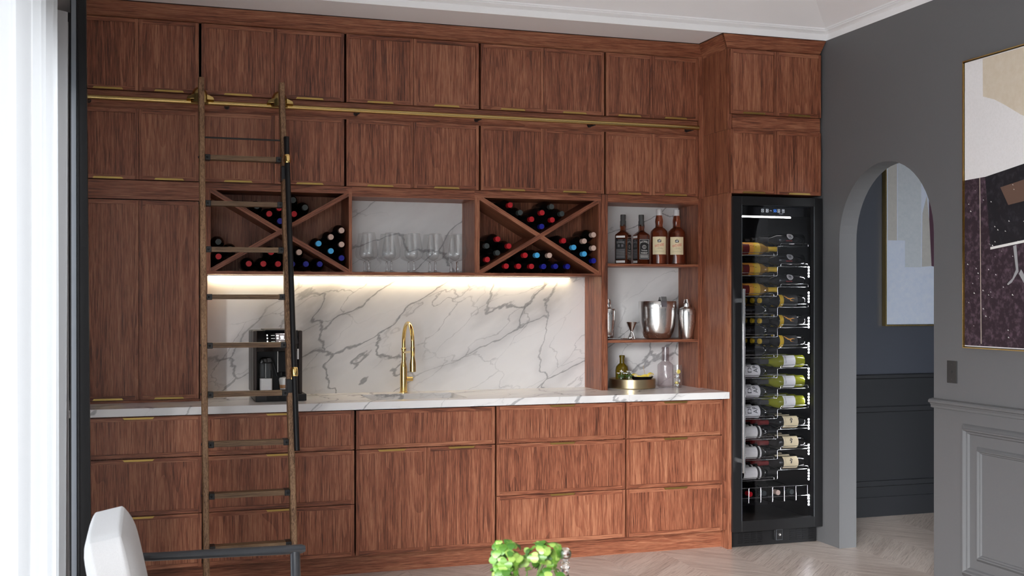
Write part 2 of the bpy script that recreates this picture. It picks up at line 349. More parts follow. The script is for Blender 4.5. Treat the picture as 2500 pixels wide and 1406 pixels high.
# chair rail and panel mouldings of the right wall (only on the camera side of the arch)
def rail_prof(z0, z1, d): h = z1-z0; return [(0, z0), (d*.45, z0+h*.06), (d*.45, z0+h*.30), (d*.60, z0+h*.40), (d*.60, z0+h*.48), (d*.98, z0+h*.58), (d, z0+h*.76), (d*.8, z0+h*.9), (d*.3, z0+h*.96), (0, z1)]
def hmould(mb, x, y0, y1, z0, z1, d, prof=rail_prof):
    pr = prof(z0, z1, d); n = len(pr)
    return mb.add([(x-p, y, z) for y in (y0, y1) for p, z in pr], [tuple(range(n)), tuple(range(n, 2*n))[::-1]]+[(i, i+1, n+i+1, n+i) for i in range(n-1)])
build(hmould(MB(), XW, -3.2, AY0+.008, .903, .954, .030), 'chair_rail', M['wall'], wr)
def panel_frame(name, x, ya, yb, za, zb, w, d, par, sgn=-1, mat=None):
    """mitred rectangular moulding on the plane x, stepped profile; every side a piece of its own"""
    pr = [(0, 0), (.12, .4), (.28, .45), (.42, .95), (.55, 1), (.68, .6), (.85, .45), (.93, .18), (1, 0)]
    cs = [((ya, za), (1, 1)), ((yb, za), (-1, 1)), ((yb, zb), (-1, -1)), ((ya, zb), (1, -1))]
    for i in range(4):
        (p, dp), (q, dq) = cs[i], cs[(i+1) % 4]; vs = []
        for (c, dd) in ((p, dp), (q, dq)):
            for t, h in pr: vs.append((x+sgn*d*h, c[0]+dd[0]*w*t, c[1]+dd[1]*w*t))
        n = len(pr); build(MB().add(vs, [(k, k+1, n+k+1, n+k) for k in range(n-1)]), name, mat or M['wall'], par)
panel_frame('panel_moulding', XW, 4.6506, 3.40, .7937, .1381, .050, .026, wr)
panel_frame('inner_moulding', XW, 4.5650, 3.49, .7065, .2150, .034, .018, wr)
# hall beyond the arch
hw = build(MB().box(3.984, 6.9, YB, YB+.15, 0, 3.3), 'wall_hall_back', M['hallwall'], kind='structure')
build(MB().box(6.45, 6.6, -.5, YB, 0, 3.3), 'wall_hall_side', M['hallwall'], kind='structure')
build(MB().box(3.984, 6.6, -.5, YB, 2.75, 2.9), 'ceiling_hall', M['ceiling'], kind='structure')
M['hallpanel'] = S('hall_panelling', (.012, .013, .016), .45)
build(MB().box(3.986, 6.45, 6.548, YB, 0, .93), 'wainscot_board', M['hallpanel'], hw)
build(MB().box(3.986, 6.45, 6.530, YB, .925, .957), 'chair_rail', M['hallpanel'], hw, bevel=.008)
build(MB().box(3.986, 6.45, 6.540, YB, .885, .925), 'rail_fillet', M['hallpanel'], hw)
for za, zb in ((.70, .74), (.20, .24)): build(MB().box(3.99, 6.40, 6.536, YB, za, zb), 'panel_moulding', M['hallpanel'], hw, bevel=.006)
build(MB().box(3.986, 6.45, 6.535, YB, 0, .13), 'baseboard', M['hallpanel'], hw)
# soffit, cornice and vaulted ceiling
SZ = 3.007
build(MB().box(XL, XW+.1, 5.895, YB+.1, SZ, 3.35), 'soffit', M['ceiling'], kind='structure')
def cornice(mb, L):
    # profile (out, up): out is distance into the room from the cornice line
    pr = [(0, 0), (0, .036), (.012, .040), (.028, .050), (.028, .056), (.034, .057), (.034, .066), (.020, .066), (.0, .30)]
    n = len(pr); vs = []
    x1, y1 = XW-.0015, 5.8935
    for a in ('l', 'c', 'r'):
        for d, h in pr:
            if a == 'l': vs.append((XL, y1-d, SZ+h))
            elif a == 'c': vs.append((x1-d, y1-d, SZ+h))
            else: vs.append((x1-d, -3.2, SZ+h))
    mb.add(vs, [(s*n+i, s*n+i+1, (s+1)*n+i+1, (s+1)*n+i) for s in (0, 1) for i in range(n-1)]); return mb
build(cornice(MB(), 0), 'trim_1', M['cornice'], kind='structure')
z0, k_, fl_ = SZ+.060, .65, 1.35
y1, x1 = 5.895-.022, XW-.022
A_, B_, C_ = (XL, y1, z0), (x1, y1, z0), (x1, -3.2, z0)
D_, E_, F_ = (XL, y1-fl_, z0+k_*fl_), (x1-fl_, y1-fl_, z0+k_*fl_), (x1-fl_, -3.2, z0+k_*fl_)
build(MB().add([A_, B_, C_, D_, E_, F_, (XL, -3.2, z0+k_*fl_)], [(0,1,4,3), (1,2,5,4), (3,4,5,6)]), 'ceiling', M['ceiling'], kind='structure', smooth=False)
# window wall on the left: piers, lintel, steel mullions; wall behind the camera with a wide opening
ZC = z0+k_*fl_
wl = build(MB().box(XL-.15, XL, 4.60, YB, 0, ZC).box(XL-.15, XL, -3.2, 4.60, 2.45, ZC).box(XL-.15, XL, -3.2, -2.6, 0, 2.45), 'wall_left', M['wall'], kind='structure')
for y in (4.57, 3.25, 1.90, .45, -1.05, -2.57): build(MB().box(XL-.10, XL-.05, y-.022, y+.022, 0, 2.45), 'window_mullion', M['black_satin'], wl)
for z in (.03, 2.42): build(MB().box(XL-.10, XL-.05, -2.6, 4.60, z-.03, z+.03), 'window_rail', M['black_satin'], wl)
build(MB().box(XL-.1, XW+.1, -3.35, -3.2, 0, ZC), 'wall_rear', M['wall'], kind='structure')
build(MB().box(-14, 14, -16, -3.35, -.2, -.02).box(-14, XL-.15, -3.35, 12, -.2, -.02), 'terrace', M['ext'], kind='structure')

# ================================================================== CABINETS
YU, YD, YBK = 6.265, 6.245, 6.535
def slim_door(par, x0, x1, z0, z1, yf, handle='b', name='door', hl=.15, handle_x=None):
    """slim framed front: recessed panel + two stiles + two rails + brass tab"""
    sw, rw, th = .0175, .021, .020
    d = build(MB().box(x0+sw-.002, x1-sw+.002, yf+.006, yf+th, z0+rw-.002, z1-rw+.002), name, M['walnut'], par)
    for a, b in ((x0, x0+sw), (x1-sw, x1)): build(MB().box(a, b, yf, yf+th, z0, z1), 'stile', M['walnut'], d)
    for a, b in ((z0, z0+rw), (z1-rw, z1)): build(MB().box(x0+sw, x1-sw, yf+.0002, yf+th, a, b), 'rail', M['walnut_h'], d)
    if handle:
        c = (x0+x1)/2; h = hl/2; zz = z0+.001 if handle == 'b' else z1-.0105
        pts = [(c-h, zz), (c+h, zz), (c+h-.006, zz+.0095), (c-h+.006, zz+.0095)] if handle == 'b' else [(c-h+.008, zz), (c+h-.008, zz), (c+h, zz+.0095), (c-h, zz+.0095)]
        build(MB().prism(pts, 'y', yf-.008, yf+.001), 'handle', M['brass_satin'], d)
    return d
def unit(name, x0, x1, z0, z1, yf, yb, label, cat='cabinet', group=None, body=True):
    r = thing(name, ((x0+x1)/2, (yf+yb)/2, z0), label, cat, group)
    if body: build(MB().box(x0+.004, x1-.004, yf+.020, yb, z0, z1), 'carcass', M['walnut'], r)
    return r
COLS = [('far left, above the tall pantry doors', -.342, 0.2622, -.0401), ('behind the top of the ladder', .2756, 1.0348, .6571), ('second to the right of the ladder', 1.0482, 1.8071, 1.4254), ('right of the middle, above the second bottle rack', 1.8202, 2.5795, 2.2011), ('beside the fridge column', 2.5928, 3.1974, 2.8918)]
WH = ['at the far left', 'behind the ladder head', 'above the wine glasses', 'above the unobstructed bottle rack', 'above the whisky shelf']
for (w, x0, x1, xm), wh in zip(COLS, WH):
    for nm, z0, z1, rw in (('top row', 2.5505, 2.925, 'above the brass rail'), ('second row', 2.087, 2.455, 'below the brass rail')):
        r = unit('wall_cabinet', x0, x1, z0, z1, YD, YBK, f'walnut two-door wall cabinet {wh}, {nm} {rw}', group='walnut wall cabinets')
        slim_door(r, x0, xm-.0012, z0, z1, YD); slim_door(r, xm+.0012, x1, z0, z1, YD)
# the run of wood behind everything: filler boards
ft = 'filler_board'
build(MB().box(-.342, 3.234, YU, YU+.02, 2.457, 2.5485), ft, M['walnut_h'], label='horizontal walnut board behind the brass ladder rail', cat='board')
build(MB().box(3.201, 3.234, YU-.018, YU+.03, 2.075, 2.94), ft, M['walnut'], label='narrow vertical walnut filler beside the upper right cabinets', cat='board')
build(MB().box(-.342, .2686, YU-.012, YU+.02, 1.985, 2.083), ft, M['walnut_h'], label='horizontal walnut board above the tall pantry doors', cat='board')
# tall pantry on the counter
r = unit('pantry_cabinet', -.342, .2622, .9215, 1.982, YD, YBK, 'tall walnut two-door pantry cabinet standing on the counter at the left')
slim_door(r, -.342, -.0413, .937, 1.979, YD); slim_door(r, -.0389, .2622, .937, 1.979, YD)
build(MB().box(-.342, .266, YD+.004, YU, .9215, .934), 'plinth', M['walnut_h'], r)
build(MB().box(.2686, .307, YU, YBK, .9215, 1.597), 'side_panel', M['walnut'], r)
# fridge column: side panel, two cabinets, crown
r = thing('tall_side_panel', (3.2475, 6.24, 0), 'tall walnut end panel between the counter and the wine fridge', 'panel')
for a, b in ((0, 2.085), (2.0865, 2.4565), (2.458, 2.935)):
    build(MB().box(3.234, 3.261, 5.945, YBK, a, b), 'board', M['walnut'], r)
for nm, z0, z1, lb in ((1, 2.5485, 2.925, 'walnut two-door cabinet under the crown, above the wine fridge column'), (2, 2.083, 2.4565, 'walnut two-door cabinet directly above the black wine fridge')):
    r = unit('bridge_cabinet', 3.2635, 3.850, z0, z1, 5.925, YBK, lb)
    slim_door(r, 3.2445, 3.5462, z0, z1, 5.925); slim_door(r, 3.5486, 3.850, z0, z1, 5.925)
build(MB().box(3.2635, 3.855, 5.942, 5.962, 2.459, 2.546), ft, M['walnut_h'], label='horizontal walnut board between the two cabinets above the fridge', cat='board')
# crown moulding: flat flared boards, mitred round the fridge column
cr = thing('crown_moulding', (1.5, 6.2, 2.93), 'flared walnut crown moulding running under the soffit', 'moulding')
zc0, zc1 = 2.930, 3.003
def crown(a, b, c, d): build(MB().add([a, b, c, d, (a[0], a[1]+.02, a[2]), (b[0], b[1]+.02, b[2]), (c[0], c[1]+.02, c[2]), (d[0], d[1]+.02, d[2])], [(0,1,2,3), (7,6,5,4), (0,4,5,1), (1,5,6,2), (2,6,7,3), (3,7,4,0)]), 'crown_board', M['walnut_h'], cr)
crown((-.36, YU-.004, zc0), (3.232, YU-.004, zc0), (3.182, 6.200, zc1), (-.36, 6.200, zc1))
crown((3.232, 5.943, zc0), (3.852, 5.943, zc0), (3.8665, 5.897, zc1), (3.182, 5.897, zc1))
build(MB().add([(3.232, YU, zc0), (3.232, 5.943, zc0), (3.182, 5.897, zc1), (3.182, 6.20, zc1), (3.25, YU, zc0), (3.25, 5.95, zc0), (3.25, 5.95, zc1), (3.25, YU, zc1)], [(0,1,2,3), (4,7,6,5), (0,4,5,1), (1,5,6,2), (2,6,7,3), (3,7,4,0)]), 'crown_return', M['walnut_y'], cr)
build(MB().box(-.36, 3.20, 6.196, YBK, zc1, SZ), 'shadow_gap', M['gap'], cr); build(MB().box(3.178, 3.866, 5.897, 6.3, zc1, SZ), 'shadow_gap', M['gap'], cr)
# base units
YBF = 5.940
BC = [('leftmost, below the pantry', -.342, .2635), ('behind the ladder', .2756, 1.0376), ('under the sink', 1.0486, 1.8101), ('right of the sink', 1.8213, 2.5814), ('beside the wine fridge', 2.5918, 3.1987)]
for i, (w, x0, x1) in enumerate(BC):
    lb = ['walnut three-drawer base cabinet at the far left behind the armchair', 'walnut three-drawer base cabinet behind the ladder', 'walnut base cabinet under the sink with two doors below a blank front', 'wide walnut three-drawer base cabinet right of the sink', 'narrow walnut three-drawer base cabinet beside the wine fridge'][i]
    r = unit('base_cabinet', x0, x1, .113, .74 if i == 2 else .8825, YBF, 6.52, lb, group='walnut base cabinets')
    slim_door(r, x0, x1, .6735, .876, YBF, None if i == 2 else 't', 'drawer_front')
    if i == 2:
        slim_door(r, x0, 1.428, .1135, .668, YBF, 't'); slim_door(r, 1.4304, x1, .1135, .668, YBF, 't')
    else:
        slim_door(r, x0, x1, .3865, .6675, YBF, 't', 'drawer_front'); slim_door(r, x0, x1, .1135, .383, YBF, 't', 'drawer_front')
build(MB().box(3.2025, 3.2335, 5.958, 6.0, .113, .8825), ft, M['walnut'], label='narrow vertical walnut filler between the drawers and the fridge panel', cat='board')
build(MB().box(-.36, 3.2335, 6.024, 6.042, 0, .1125), 'toe_kick', M['walnut_h'], label='long recessed walnut toe kick along the floor', cat='toe kick')
# countertop with sink cut-out, backsplash
SX0, SX1, SY0, SY1 = 1.146, 1.681, 6.03, 6.385
ct = thing('countertop', (1.45, 6.2, .883), 'long white marble countertop with grey veins', 'countertop')
zt, zb_ = .9215, .883
xa, xb, ya, yb = -.45, 3.2335, 5.920, 6.5345
mb = MB()
o_ = [(xa, ya), (xb, ya), (xb, yb), (xa, yb)]; i_ = [(SX0, SY0), (SX1, SY0), (SX1, SY1), (SX0, SY1)]
vs = [(x, y, zt) for x, y in o_]+[(x, y, zt) for x, y in i_]+[(x, y, zb_) for x, y in o_]+[(x, y, zb_) for x, y in i_]
fs = []
for k in range(4):
    l = (k+1) % 4
    fs += [(k, l, 4+l, 4+k), (8+k, 12+k, 12+l, 8+l), (k, 8+k, 8+l, l), (4+k, 4+l, 12+l, 12+k)]
build(mb.add(vs, fs), 'slab', M['marble'], ct, smooth=False)
s_ = MB(); zf = .76
s_.box(SX0-.012, SX0, SY0-.012, SY1+.012, zf, zb_).box(SX1, SX1+.012, SY0-.012, SY1+.012, zf, zb_).box(SX0, SX1, SY0-.012, SY0, zf, zb_).box(SX0, SX1, SY1, SY1+.012, zf, zb_).box(SX0, SX1, SY0, SY1, zf-.012, zf)
build(s_, 'sink_basin', M['marble'], ct)
build(MB().lathe([(.03, 0), (.03, .003), (.012, .003)], (1.41, 6.2, zf), 'z', 20), 'drain', M['brass'], ct)
bs = thing('backsplash', (1.5, 6.54, .9215), 'white marble backsplash with diagonal grey veins', 'backsplash')
build(MB().box(.3072, 2.60, YBK, 6.558, .9215, 2.06), 'slab', M['marble'], bs); build(MB().box(2.6002, 3.2335, YBK, 6.558, .9215, 2.06), 'slab', M['marble'], bs)
# bottle racks, glass niche, shelf unit
ZR0, ZR1 = 1.614, 2.046
def xrack(x0, x1, xo0, xo1, label):
    r = thing('bottle_rack', ((x0+x1)/2, 6.4, 1.597), label, 'wine rack', 'walnut bottle racks')
    build(MB().box(xo0, xo1, YU, YBK, 1.597, ZR0), 'bottom_board', M['walnut_h'], r)
    build(MB().box(xo0, xo1, YU, YBK, ZR1, 2.0855), 'top_board', M['walnut_h'], r)
    build(MB().box(xo0, x0, YU, YBK, ZR0, ZR1), 'side_board', M['walnut'], r); build(MB().box(x1, xo1, YU, YBK, ZR0, ZR1), 'side_board', M['walnut'], r)
    build(MB().box(x0, x1, YBK-.014, YBK-.002, ZR0, ZR1), 'back_board', M['walnut'], r)
    t = .0125; w, h = x1-x0, ZR1-ZR0; L = math.hypot(w, h); ux, uz = w/L, h/L
    ex, ez = t/uz, t/ux
    for dn in (0, 1):
        f = (lambda x, z: (x, z)) if not dn else (lambda x, z: (x, ZR0+ZR1-z))
        pts = [f(x0, ZR0), f(x0+ex, ZR0), f(x1, ZR1-ez), f(x1, ZR1), f(x1-ex, ZR1), f(x0, ZR0+ez)]
        cxm, czm = (x0+x1)/2, (ZR0+ZR1)/2; an = math.atan2(h, w)*(-1 if not dn else 1); R = Matrix.Rotation(-an, 3, 'Y')
        mb2 = MB().prism([(px-cxm, pz-czm) for px, pz in pts], 'y', YU+.0005*dn-6.4, YBK-.014-6.4); mb2.v = [R @ v for v in mb2.v]
        o = build(mb2, 'diagonal_board', M['walnut_h'], r, local=True); o.location = Vector((cxm, 6.4, czm))-ORG[r.name]; o.rotation_euler = (0, an, 0)
    return r
xrack(.3237, 1.0645, .2756, 1.0820, 'walnut X-divided bottle rack behind the ladder')
xrack(1.8177, 2.5526, 1.7875, 2.5695, 'walnut X-divided bottle rack right of the wine glasses')
r = thing('glass_niche', (1.435, 6.4, 1.597), 'open walnut niche with marble back holding wine glasses', 'shelf')
build(MB().box(1.0822, 1.7873, YU, YBK, 1.597, ZR0), 'bottom_board', M['walnut_h'], r)
build(MB().box(1.0822, 1.7873, YU, YBK, 2.032, 2.0855), 'top_board', M['walnut_h'], r)
r = thing('shelf_unit', (2.9, 6.4, .9215), 'open walnut shelf unit standing on the right of the counter', 'shelf')
build(MB().box(2.571, 2.611, YU, YBK, .9215, 2.0855), 'upright', M['walnut'], r)
build(MB().box(3.207, 3.2335, YU, YBK, .9215, 2.0855), 'upright', M['walnut'], r)
build(MB().box(2.611, 3.207, YU, YBK, 2.040, 2.0855), 'top_board', M['walnut_h'], r)
for z in (1.675, 1.218): build(MB().box(2.611, 3.207, YU, YBK, z-.0155, z), 'shelf_board', M['walnut_h'], r)
# warm LED strip under the racks
r = thing('led_strip', (1.4, 6.51, 1.59), 'warm LED strip light under the bottle racks', 'lamp')
build(MB().box(.32, 2.50, 6.498, 6.530, 1.5925, 1.5968), 'channel', M['silver'], r)
build(MB().box(.325, 2.46, 6.504, 6.524, 1.5905, 1.5924), 'diffuser', M['led'], r)

# ================================================================== BOTTLES IN THE RACKS
def rack_bottle_parts():
    prof = [(0, 0), (.030, 0), (.0365, .004), (.037, .012), (.037, .155), (.034, .172), (.024, .190), (.0155, .206), (.0142, .215), (.0138, .262)]
    b = mesh_of(MB().lathe(prof, ax='y', seg=20, flip=-1), M['dark_glass'], 'bottle_body')
    caps = {}
    for k in ('red', 'blue', 'sky', 'cream', 'grey'):
        caps[k] = mesh_of(MB().lathe([(.0148, .222), (.0150, .255), (.0158, .257), (.0158, .263), (.0150, .2645), (0, .2645)], ax='y', seg=18, flip=-1), M[k], 'capsule')
    return b, caps
RB, RC = rack_bottle_parts()
ordn = ['first', 'second', 'third', 'fourth', 'fifth', 'sixth', 'seventh', 'eighth', 'ninth', 'tenth', 'eleventh', 'twelfth']
NAMEC = dict(red='red-capped', blue='dark-blue-capped', sky='sky-blue-capped', cream='cream-capped', grey='grey-capped')
def rack_bottle(x, z, c, label, grp):
    t = bpy.data.objects.new('wine_bottle', None); COL.objects.link(t); t.location = (x, 6.518, z); t.empty_display_size = .02
    tag(t, label, 'bottle', grp)
    for nm, me in (('bottle_body', RB), ('capsule', RC[c])):
        o = bpy.data.objects.new(nm, me); COL.objects.link(o); o.parent = t
R2 = {'top': [(.181,.393,'red'),(.242,.351,'grey'),(.376,.353,'red'),(.435,.390,'grey'),(.312,.314,'red'),(.499,.350,'grey'),(.439,.313,'red'),(.374,.273,'blue')],
      'left': [(.106,.195,'red'),(.173,.156,'red'),(.040,.155,'grey'),(.104,.116,'grey'),(.043,.077,'red')],
      'right': [(.510,.192,'red'),(.640,.192,'cream'),(.699,.230,'cream'),(.574,.154,'sky'),(.699,.152,'cream'),(.640,.116,'sky'),(.699,.077,'blue')],
      'bottom': [(.272,.104,'red'),(.346,.105,'sky'),(.422,.105,'cream'),(.157,.040,'red'),(.232,.040,'red'),(.311,.040,'red'),(.386,.040,'blue'),(.460,.041,'blue'),(.535,.041,'blue')]}
R1 = {'top': [(.242,.351,'grey'),(.361,.343,'red'),(.435,.389,'grey'),(.307,.311,'red'),(.499,.350,'grey'),(.440,.313,'red'),(.365,.273,'blue')],
      'left': [(.040,.155,'grey'),(.104,.116,'grey'),(.041,.077,'red')],
      'right': [(.640,.191,'cream'),(.699,.228,'cream'),(.573,.154,'sky'),(.699,.151,'cream'),(.640,.114,'sky'),(.699,.076,'blue')],
      'bottom': [(.317,.103,'red'),(.392,.104,'sky'),(.467,.105,'cream'),(.199,.040,'red'),(.276,.040,'red'),(.354,.040,'red'),(.430,.040,'blue'),(.504,.041,'blue'),(.579,.041,'blue')]}
for R, x0, wh in ((R1, .3237, 'rack behind ladder'), (R2, 1.8177, 'rack right of glasses')):
    for sec, L in R.items():
        for c in NAMEC:
            S_ = sorted([e for e in L if e[2] == c], key=lambda e: (-round(e[1]/.02), e[0]))
            for k, (dx, dz, _) in enumerate(S_):
                n = '' if len(S_) == 1 else f'{ordn[k]} of {len(S_)} from upper left, '
                rack_bottle(x0+dx, ZR0+dz-.0005, c, f'{NAMEC[c]} bottle, {n}{sec} section, {wh}', f'wine bottles {wh}')

# ================================================================== WINE GLASSES
gprof_o = [(.0, .0), (.034, .0), (.035, .0015), (.020, .0045), (.008, .008), (.0062, .016), (.0085, .026), (.0055, .034), (.0065, .054), (.0085, .058), (.006, .062), (.010, .066), (.030, .073), (.046, .083), (.0525, .097), (.0530, .110), (.0490, .140), (.0420, .185), (.0355, .222)]
gprof_i = [(.0345, .2222), (.0405, .185), (.0475, .140), (.0515, .110), (.0510, .098), (.045, .085), (.028, .0755), (.0, .071)]
bowl = mesh_of(MB().lathe([(.0, .0632)]+[(r, h) for r, h in gprof_o if h > .0645]+gprof_i[:1], ax='z', seg=28), M['thin'], 'bowl')
stem = mesh_of(MB().lathe([(r, h) for r, h in gprof_o if .0020 < h < .0645 and h > .0070]+[(.0, .0640)], ax='z', seg=16), M['glass'], 'stem')
foot = mesh_of(MB().lathe([(.0, .0), (.034, .0), (.035, .0015), (.020, .0045), (.0085, .0078)], ax='z', seg=24), M['glass'], 'foot')
GO = ['first', 'second', 'third', 'fourth', 'fifth']
for row, y, xs in (('front', 6.335, (1.189, 1.318, 1.448, 1.574, 1.704)), ('rear', 6.446, (1.186, 1.314, 1.443, 1.568, 1.695))):
    for k, x in enumerate(xs):
        t = bpy.data.objects.new('wine_glass', None); COL.objects.link(t); t.location = (x, y, ZR0+.0005)
        tag(t, f'clear stemmed glass in the niche, {GO[k]} from the left in the {row} row', 'glass', 'stemmed glasses in the niche')
        for nm, me in (('bowl', bowl), ('stem', stem), ('foot', foot)):
            o = bpy.data.objects.new(nm, me); COL.objects.link(o); o.parent = t

# ================================================================== WHISKY SHELF
ZS1, ZS2, ZT = 1.6755, 1.2185, .9222
def jd(loc, rot, label):
    t = thing('whiskey_bottle', loc, label, 'bottle', 'square whiskey bottles'); t.rotation_euler = (0, 0, rot); ORG[t.name] = Vector((0,0,0))
    h = .0405; b = .010
    def ring(hw, bv, z): return [(hw-bv, -hw, z), (hw, -hw+bv, z), (hw, hw-bv, z), (hw-bv, hw, z), (-hw+bv, hw, z), (-hw, hw-bv, z), (-hw, -hw+bv, z), (-hw+bv, -hw, z)]
    rs = [ring(h-.003, b, 0), ring(h, b, .004), ring(h, b, .176), ring(h-.001, b, .180), ring(.017, .007, .202), ring(.0145, .006, .212), ring(.0165, .0065, .232), ring(.015, .006, .246)]
    vs = [v for r in rs for v in r]; fs = [tuple(range(8))[::-1], tuple(range(56, 64))]+[(i*8+k, i*8+(k+1) % 8, i*8+8+(k+1) % 8, i*8+8+k) for i in range(7) for k in range(8)]
    build(MB().add(vs, fs), 'bottle_body', M['amber'], t)
    build(MB().lathe([(.0178, .232), (.0180, .262), (.0155, .268), (.0165, .276), (.0165, .298), (.0150, .302), (0, .302)], seg=20), 'cap', M['dkgrey'], t)
    fr = lambda x, z: (x, -h-.0008, z); sd = lambda x, z: (-h-.0008, -x, z)
    lb = build(MB().box(-.033, .033, -h-.0006, -h, .028, .152), 'label', M['black_p'], t)
    p = MB()
    for x0, x1, z0, z1 in ((-.031, .031, .1485, .1497), (-.031, .031, .0303, .0315), (-.031, -.030, .0303, .1497), (.030, .031, .0303, .1497)): p.quad(fr, x0, x1, z0, z1)
    arc = lambda x, z: fr(x, z+.010*(1-(x/.03)**2))
    p.text("JACK DANIEL'S", arc, .056, .016, 0, .126)
    p.add([fr(.013*math.cos(a)*k, .1045+.0115*math.sin(a)*k) for k in (1, .86) for a in [2*PI*i/20 for i in range(20)]], [(i, (i+1) % 20, 20+(i+1) % 20, 20+i) for i in range(20)])
    p.text('No.7', fr, .013, .007, 0, .1045); p.text('OLD', fr, .009, .0035, 0, .1125); p.text('BRAND', fr, .010, .003, 0, .0975)
    p.text('Tennessee', fr, .040, .009, 0, .084); p.text('WHISKEY', fr, .046, .011, 0, .068)
    for k in range(5): p.quad(fr, -.026, .026, .0385+k*.0045, .0400+k*.0045)
    build(p, 'print', M['offwhite'], lb)
    lb = build(MB().box(-h-.0006, -h, -.033, .033, .028, .152), 'side_label', M['black_p'], t)
    p = MB(); p.text('TENNESSEE', lambda x, z: sd(x, z+.006*(1-(x/.03)**2)), .052, .013, 0, .128); p.text('QUALITY', sd, .030, .006, 0, .146)
    for k in range(4):
        for c in (-.012, .012): p.quad(sd, c-.007, c+.007, .104+k*.0045, .1055+k*.0045)
    for k in range(11): p.quad(sd, -.028, .028, .0365+k*.0052, .0380+k*.0052)
    build(p, 'print', M['grey_p'], lb)
    for z0, z1 in ((.160, .172), (.008, .022)): build(MB().box(-h-.0005, -h+.0002, -.029, .029, z0, z1), 'seal_strip', M['offwhite'], t)
    return t
jd((2.762, 6.385, ZS1), PI/4*.98, 'square black-label whiskey bottle turned cornerwise, leftmost on the upper shelf')
jd((2.874, 6.365, ZS1), .02, 'square black-label whiskey bottle facing front, second on the upper shelf')
def scotch(loc, label):
    t = thing('scotch_bottle', loc, label, 'bottle', 'cream-label scotch bottles'); ORG[t.name] = Vector((0,0,0))
    R = .0525
    build(MB().lathe([(0, 0), (.045, 0), (R, .006), (R, .190), (.050, .203), (.036, .219), (.0235, .228), (.0220, .240), (.0245, .262), (.0235, .275), (.0180, .300), (.0175, .304)], seg=30), 'bottle_body', M['whisky_red'], t)
    build(MB().lathe([(.0178, .300), (.0185, .302), (.0185, .334), (.017, .337), (0, .337)], seg=24), 'cap', M['silver'], t)
    a0 = -PI/2-.40
    cy = lambda rr: (lambda x, z: (rr*math.cos(a0+x/R), rr*math.sin(a0+x/R), z))
    f = cy(R+.0006); lb = build(MB().quad(f, -.044, .044, .060, .168, 14), 'label', M['paper'], t)
    g = cy(R+.0011); g2 = cy(R+.0014)
    build(MB().text('WHITE HORSE', lambda x, z: g(x, z+x*.18), .058, .017, 0, .116), 'title_print', M['redp'], lb)
    p = MB().quad(g, -.011, .011, .134, .150, 4); p.poly(g, [(-.002, .1525), (.002, .1525), (.0, .159)]); p.text('FINE OLD', g, .026, .0032, .004, .1005); p.text('Scotch Whisky', g, .040, .0045, .004, .0945)
    for k in range(2): p.quad(g, -.030, .030, .076+k*.006, .0765+k*.006, 6)
    build(p, 'emblem_print', M['black_p'], lb)
    build(MB().poly(g2, [(-.0075, .1365), (-.0055, .1365), (-.0055, .140), (.003, .140), (.003, .1365), (.005, .1365), (.0052, .1425), (.0085, .1470), (.006, .1480), (.003, .1445), (-.006, .1445)]), 'horse_print', M['white'], lb)
    return t
scotch((2.990, 6.36, ZS1), 'reddish scotch bottle with cream label, silver cap, left of two alike')
scotch((3.108, 6.36, ZS1), 'reddish scotch bottle with cream label, silver cap, right of two alike')

# ---- middle shelf: bar tools
def shaker(loc, label, s=1.0):
    t = thing('cocktail_shaker', loc, label, 'shaker', 'steel cocktail shakers'); ORG[t.name] = Vector((0,0,0))
    q = lambda L: [(r*s, h) for r, h in L]
    build(MB().lathe(q([(0, 0), (.031, 0), (.034, .006), (.044, .07), (.050, .12), (.0505, .150)]), seg=32), 'cup', M['steel'], t)
    build(MB().lathe(q([(.0508, .151), (.0508, .176), (.047, .186), (.030, .196), (.0215, .199), (.0215, .201)]), seg=32), 'strainer_top', M['steel'], t)
    build(MB().lathe(q([(.0218, .199), (.0225, .203), (.0165, .240), (.0150, .244), (0, .244)]), seg=28), 'cap', M['chrome'], t)
shaker((3.154, 6.312, ZS2), 'brushed steel cocktail shaker right of the ice bucket')
shaker((2.668, 6.40, ZS2), 'brushed steel cocktail shaker half hidden by the shelf upright', .95)
t = thing('ice_bucket', (2.994, 6.392, ZS2), 'brushed steel ice bucket with lid on the middle shelf', 'bucket')
c = (2.994, 6.392, ZS2)
build(MB().lathe([(0, .002), (.070, .002), (.082, .010), (.098, .045), (.108, .090), (.1125, .150), (.1130, .192), (.108, .192)], c, seg=40), 'body', M['steel'], t)
build(MB().lathe([(.1150, .188), (.1155, .190), (.1150, .228), (.112, .232), (0, .233)], c, seg=40), 'lid', M['steel'], t)
hp = [(c[0]-.012, c[1]-.1195, c[2]+.198), (c[0]-.012, c[1]-.1195, c[2]+.235), (c[0]-.012, c[1]-.112, c[2]+.258), (c[0]-.012, c[1]-.085, c[2]+.258), (c[0]-.012, c[1]-.078, c[2]+.240), (c[0]-.012, c[1]-.070, c[2]+.2335)]
m_ = MB()
for a, b in zip(hp, hp[1:]): m_.bar(a, b, .036, .003, (0, -1, .3))
build(m_, 'handle', M['chrome'], t)
t = thing('jigger', (2.812, 6.37, ZS2), 'double-ended steel jigger standing left of the ice bucket', 'jigger')
c = (2.812, 6.37, ZS2)
build(MB().lathe([(.0245, 0), (.0255, .002), (.0085, .042), (.0075, .046), (.0075, .049), (.0335, .105), (.0325, .105), (.006, .050), (0, .049)], c, seg=28), 'double_cone', M['chrome'], t)
t = thing('bar_strainer', (2.745, 6.34, ZS2), 'flat steel cocktail strainer lying beside the jigger', 'strainer')
build(MB().lathe([(0, .004), (.030, .004), (.033, .006), (.030, .009), (0, .009)], (2.752, 6.34, ZS2), seg=24), 'disc', M['chrome'], t)
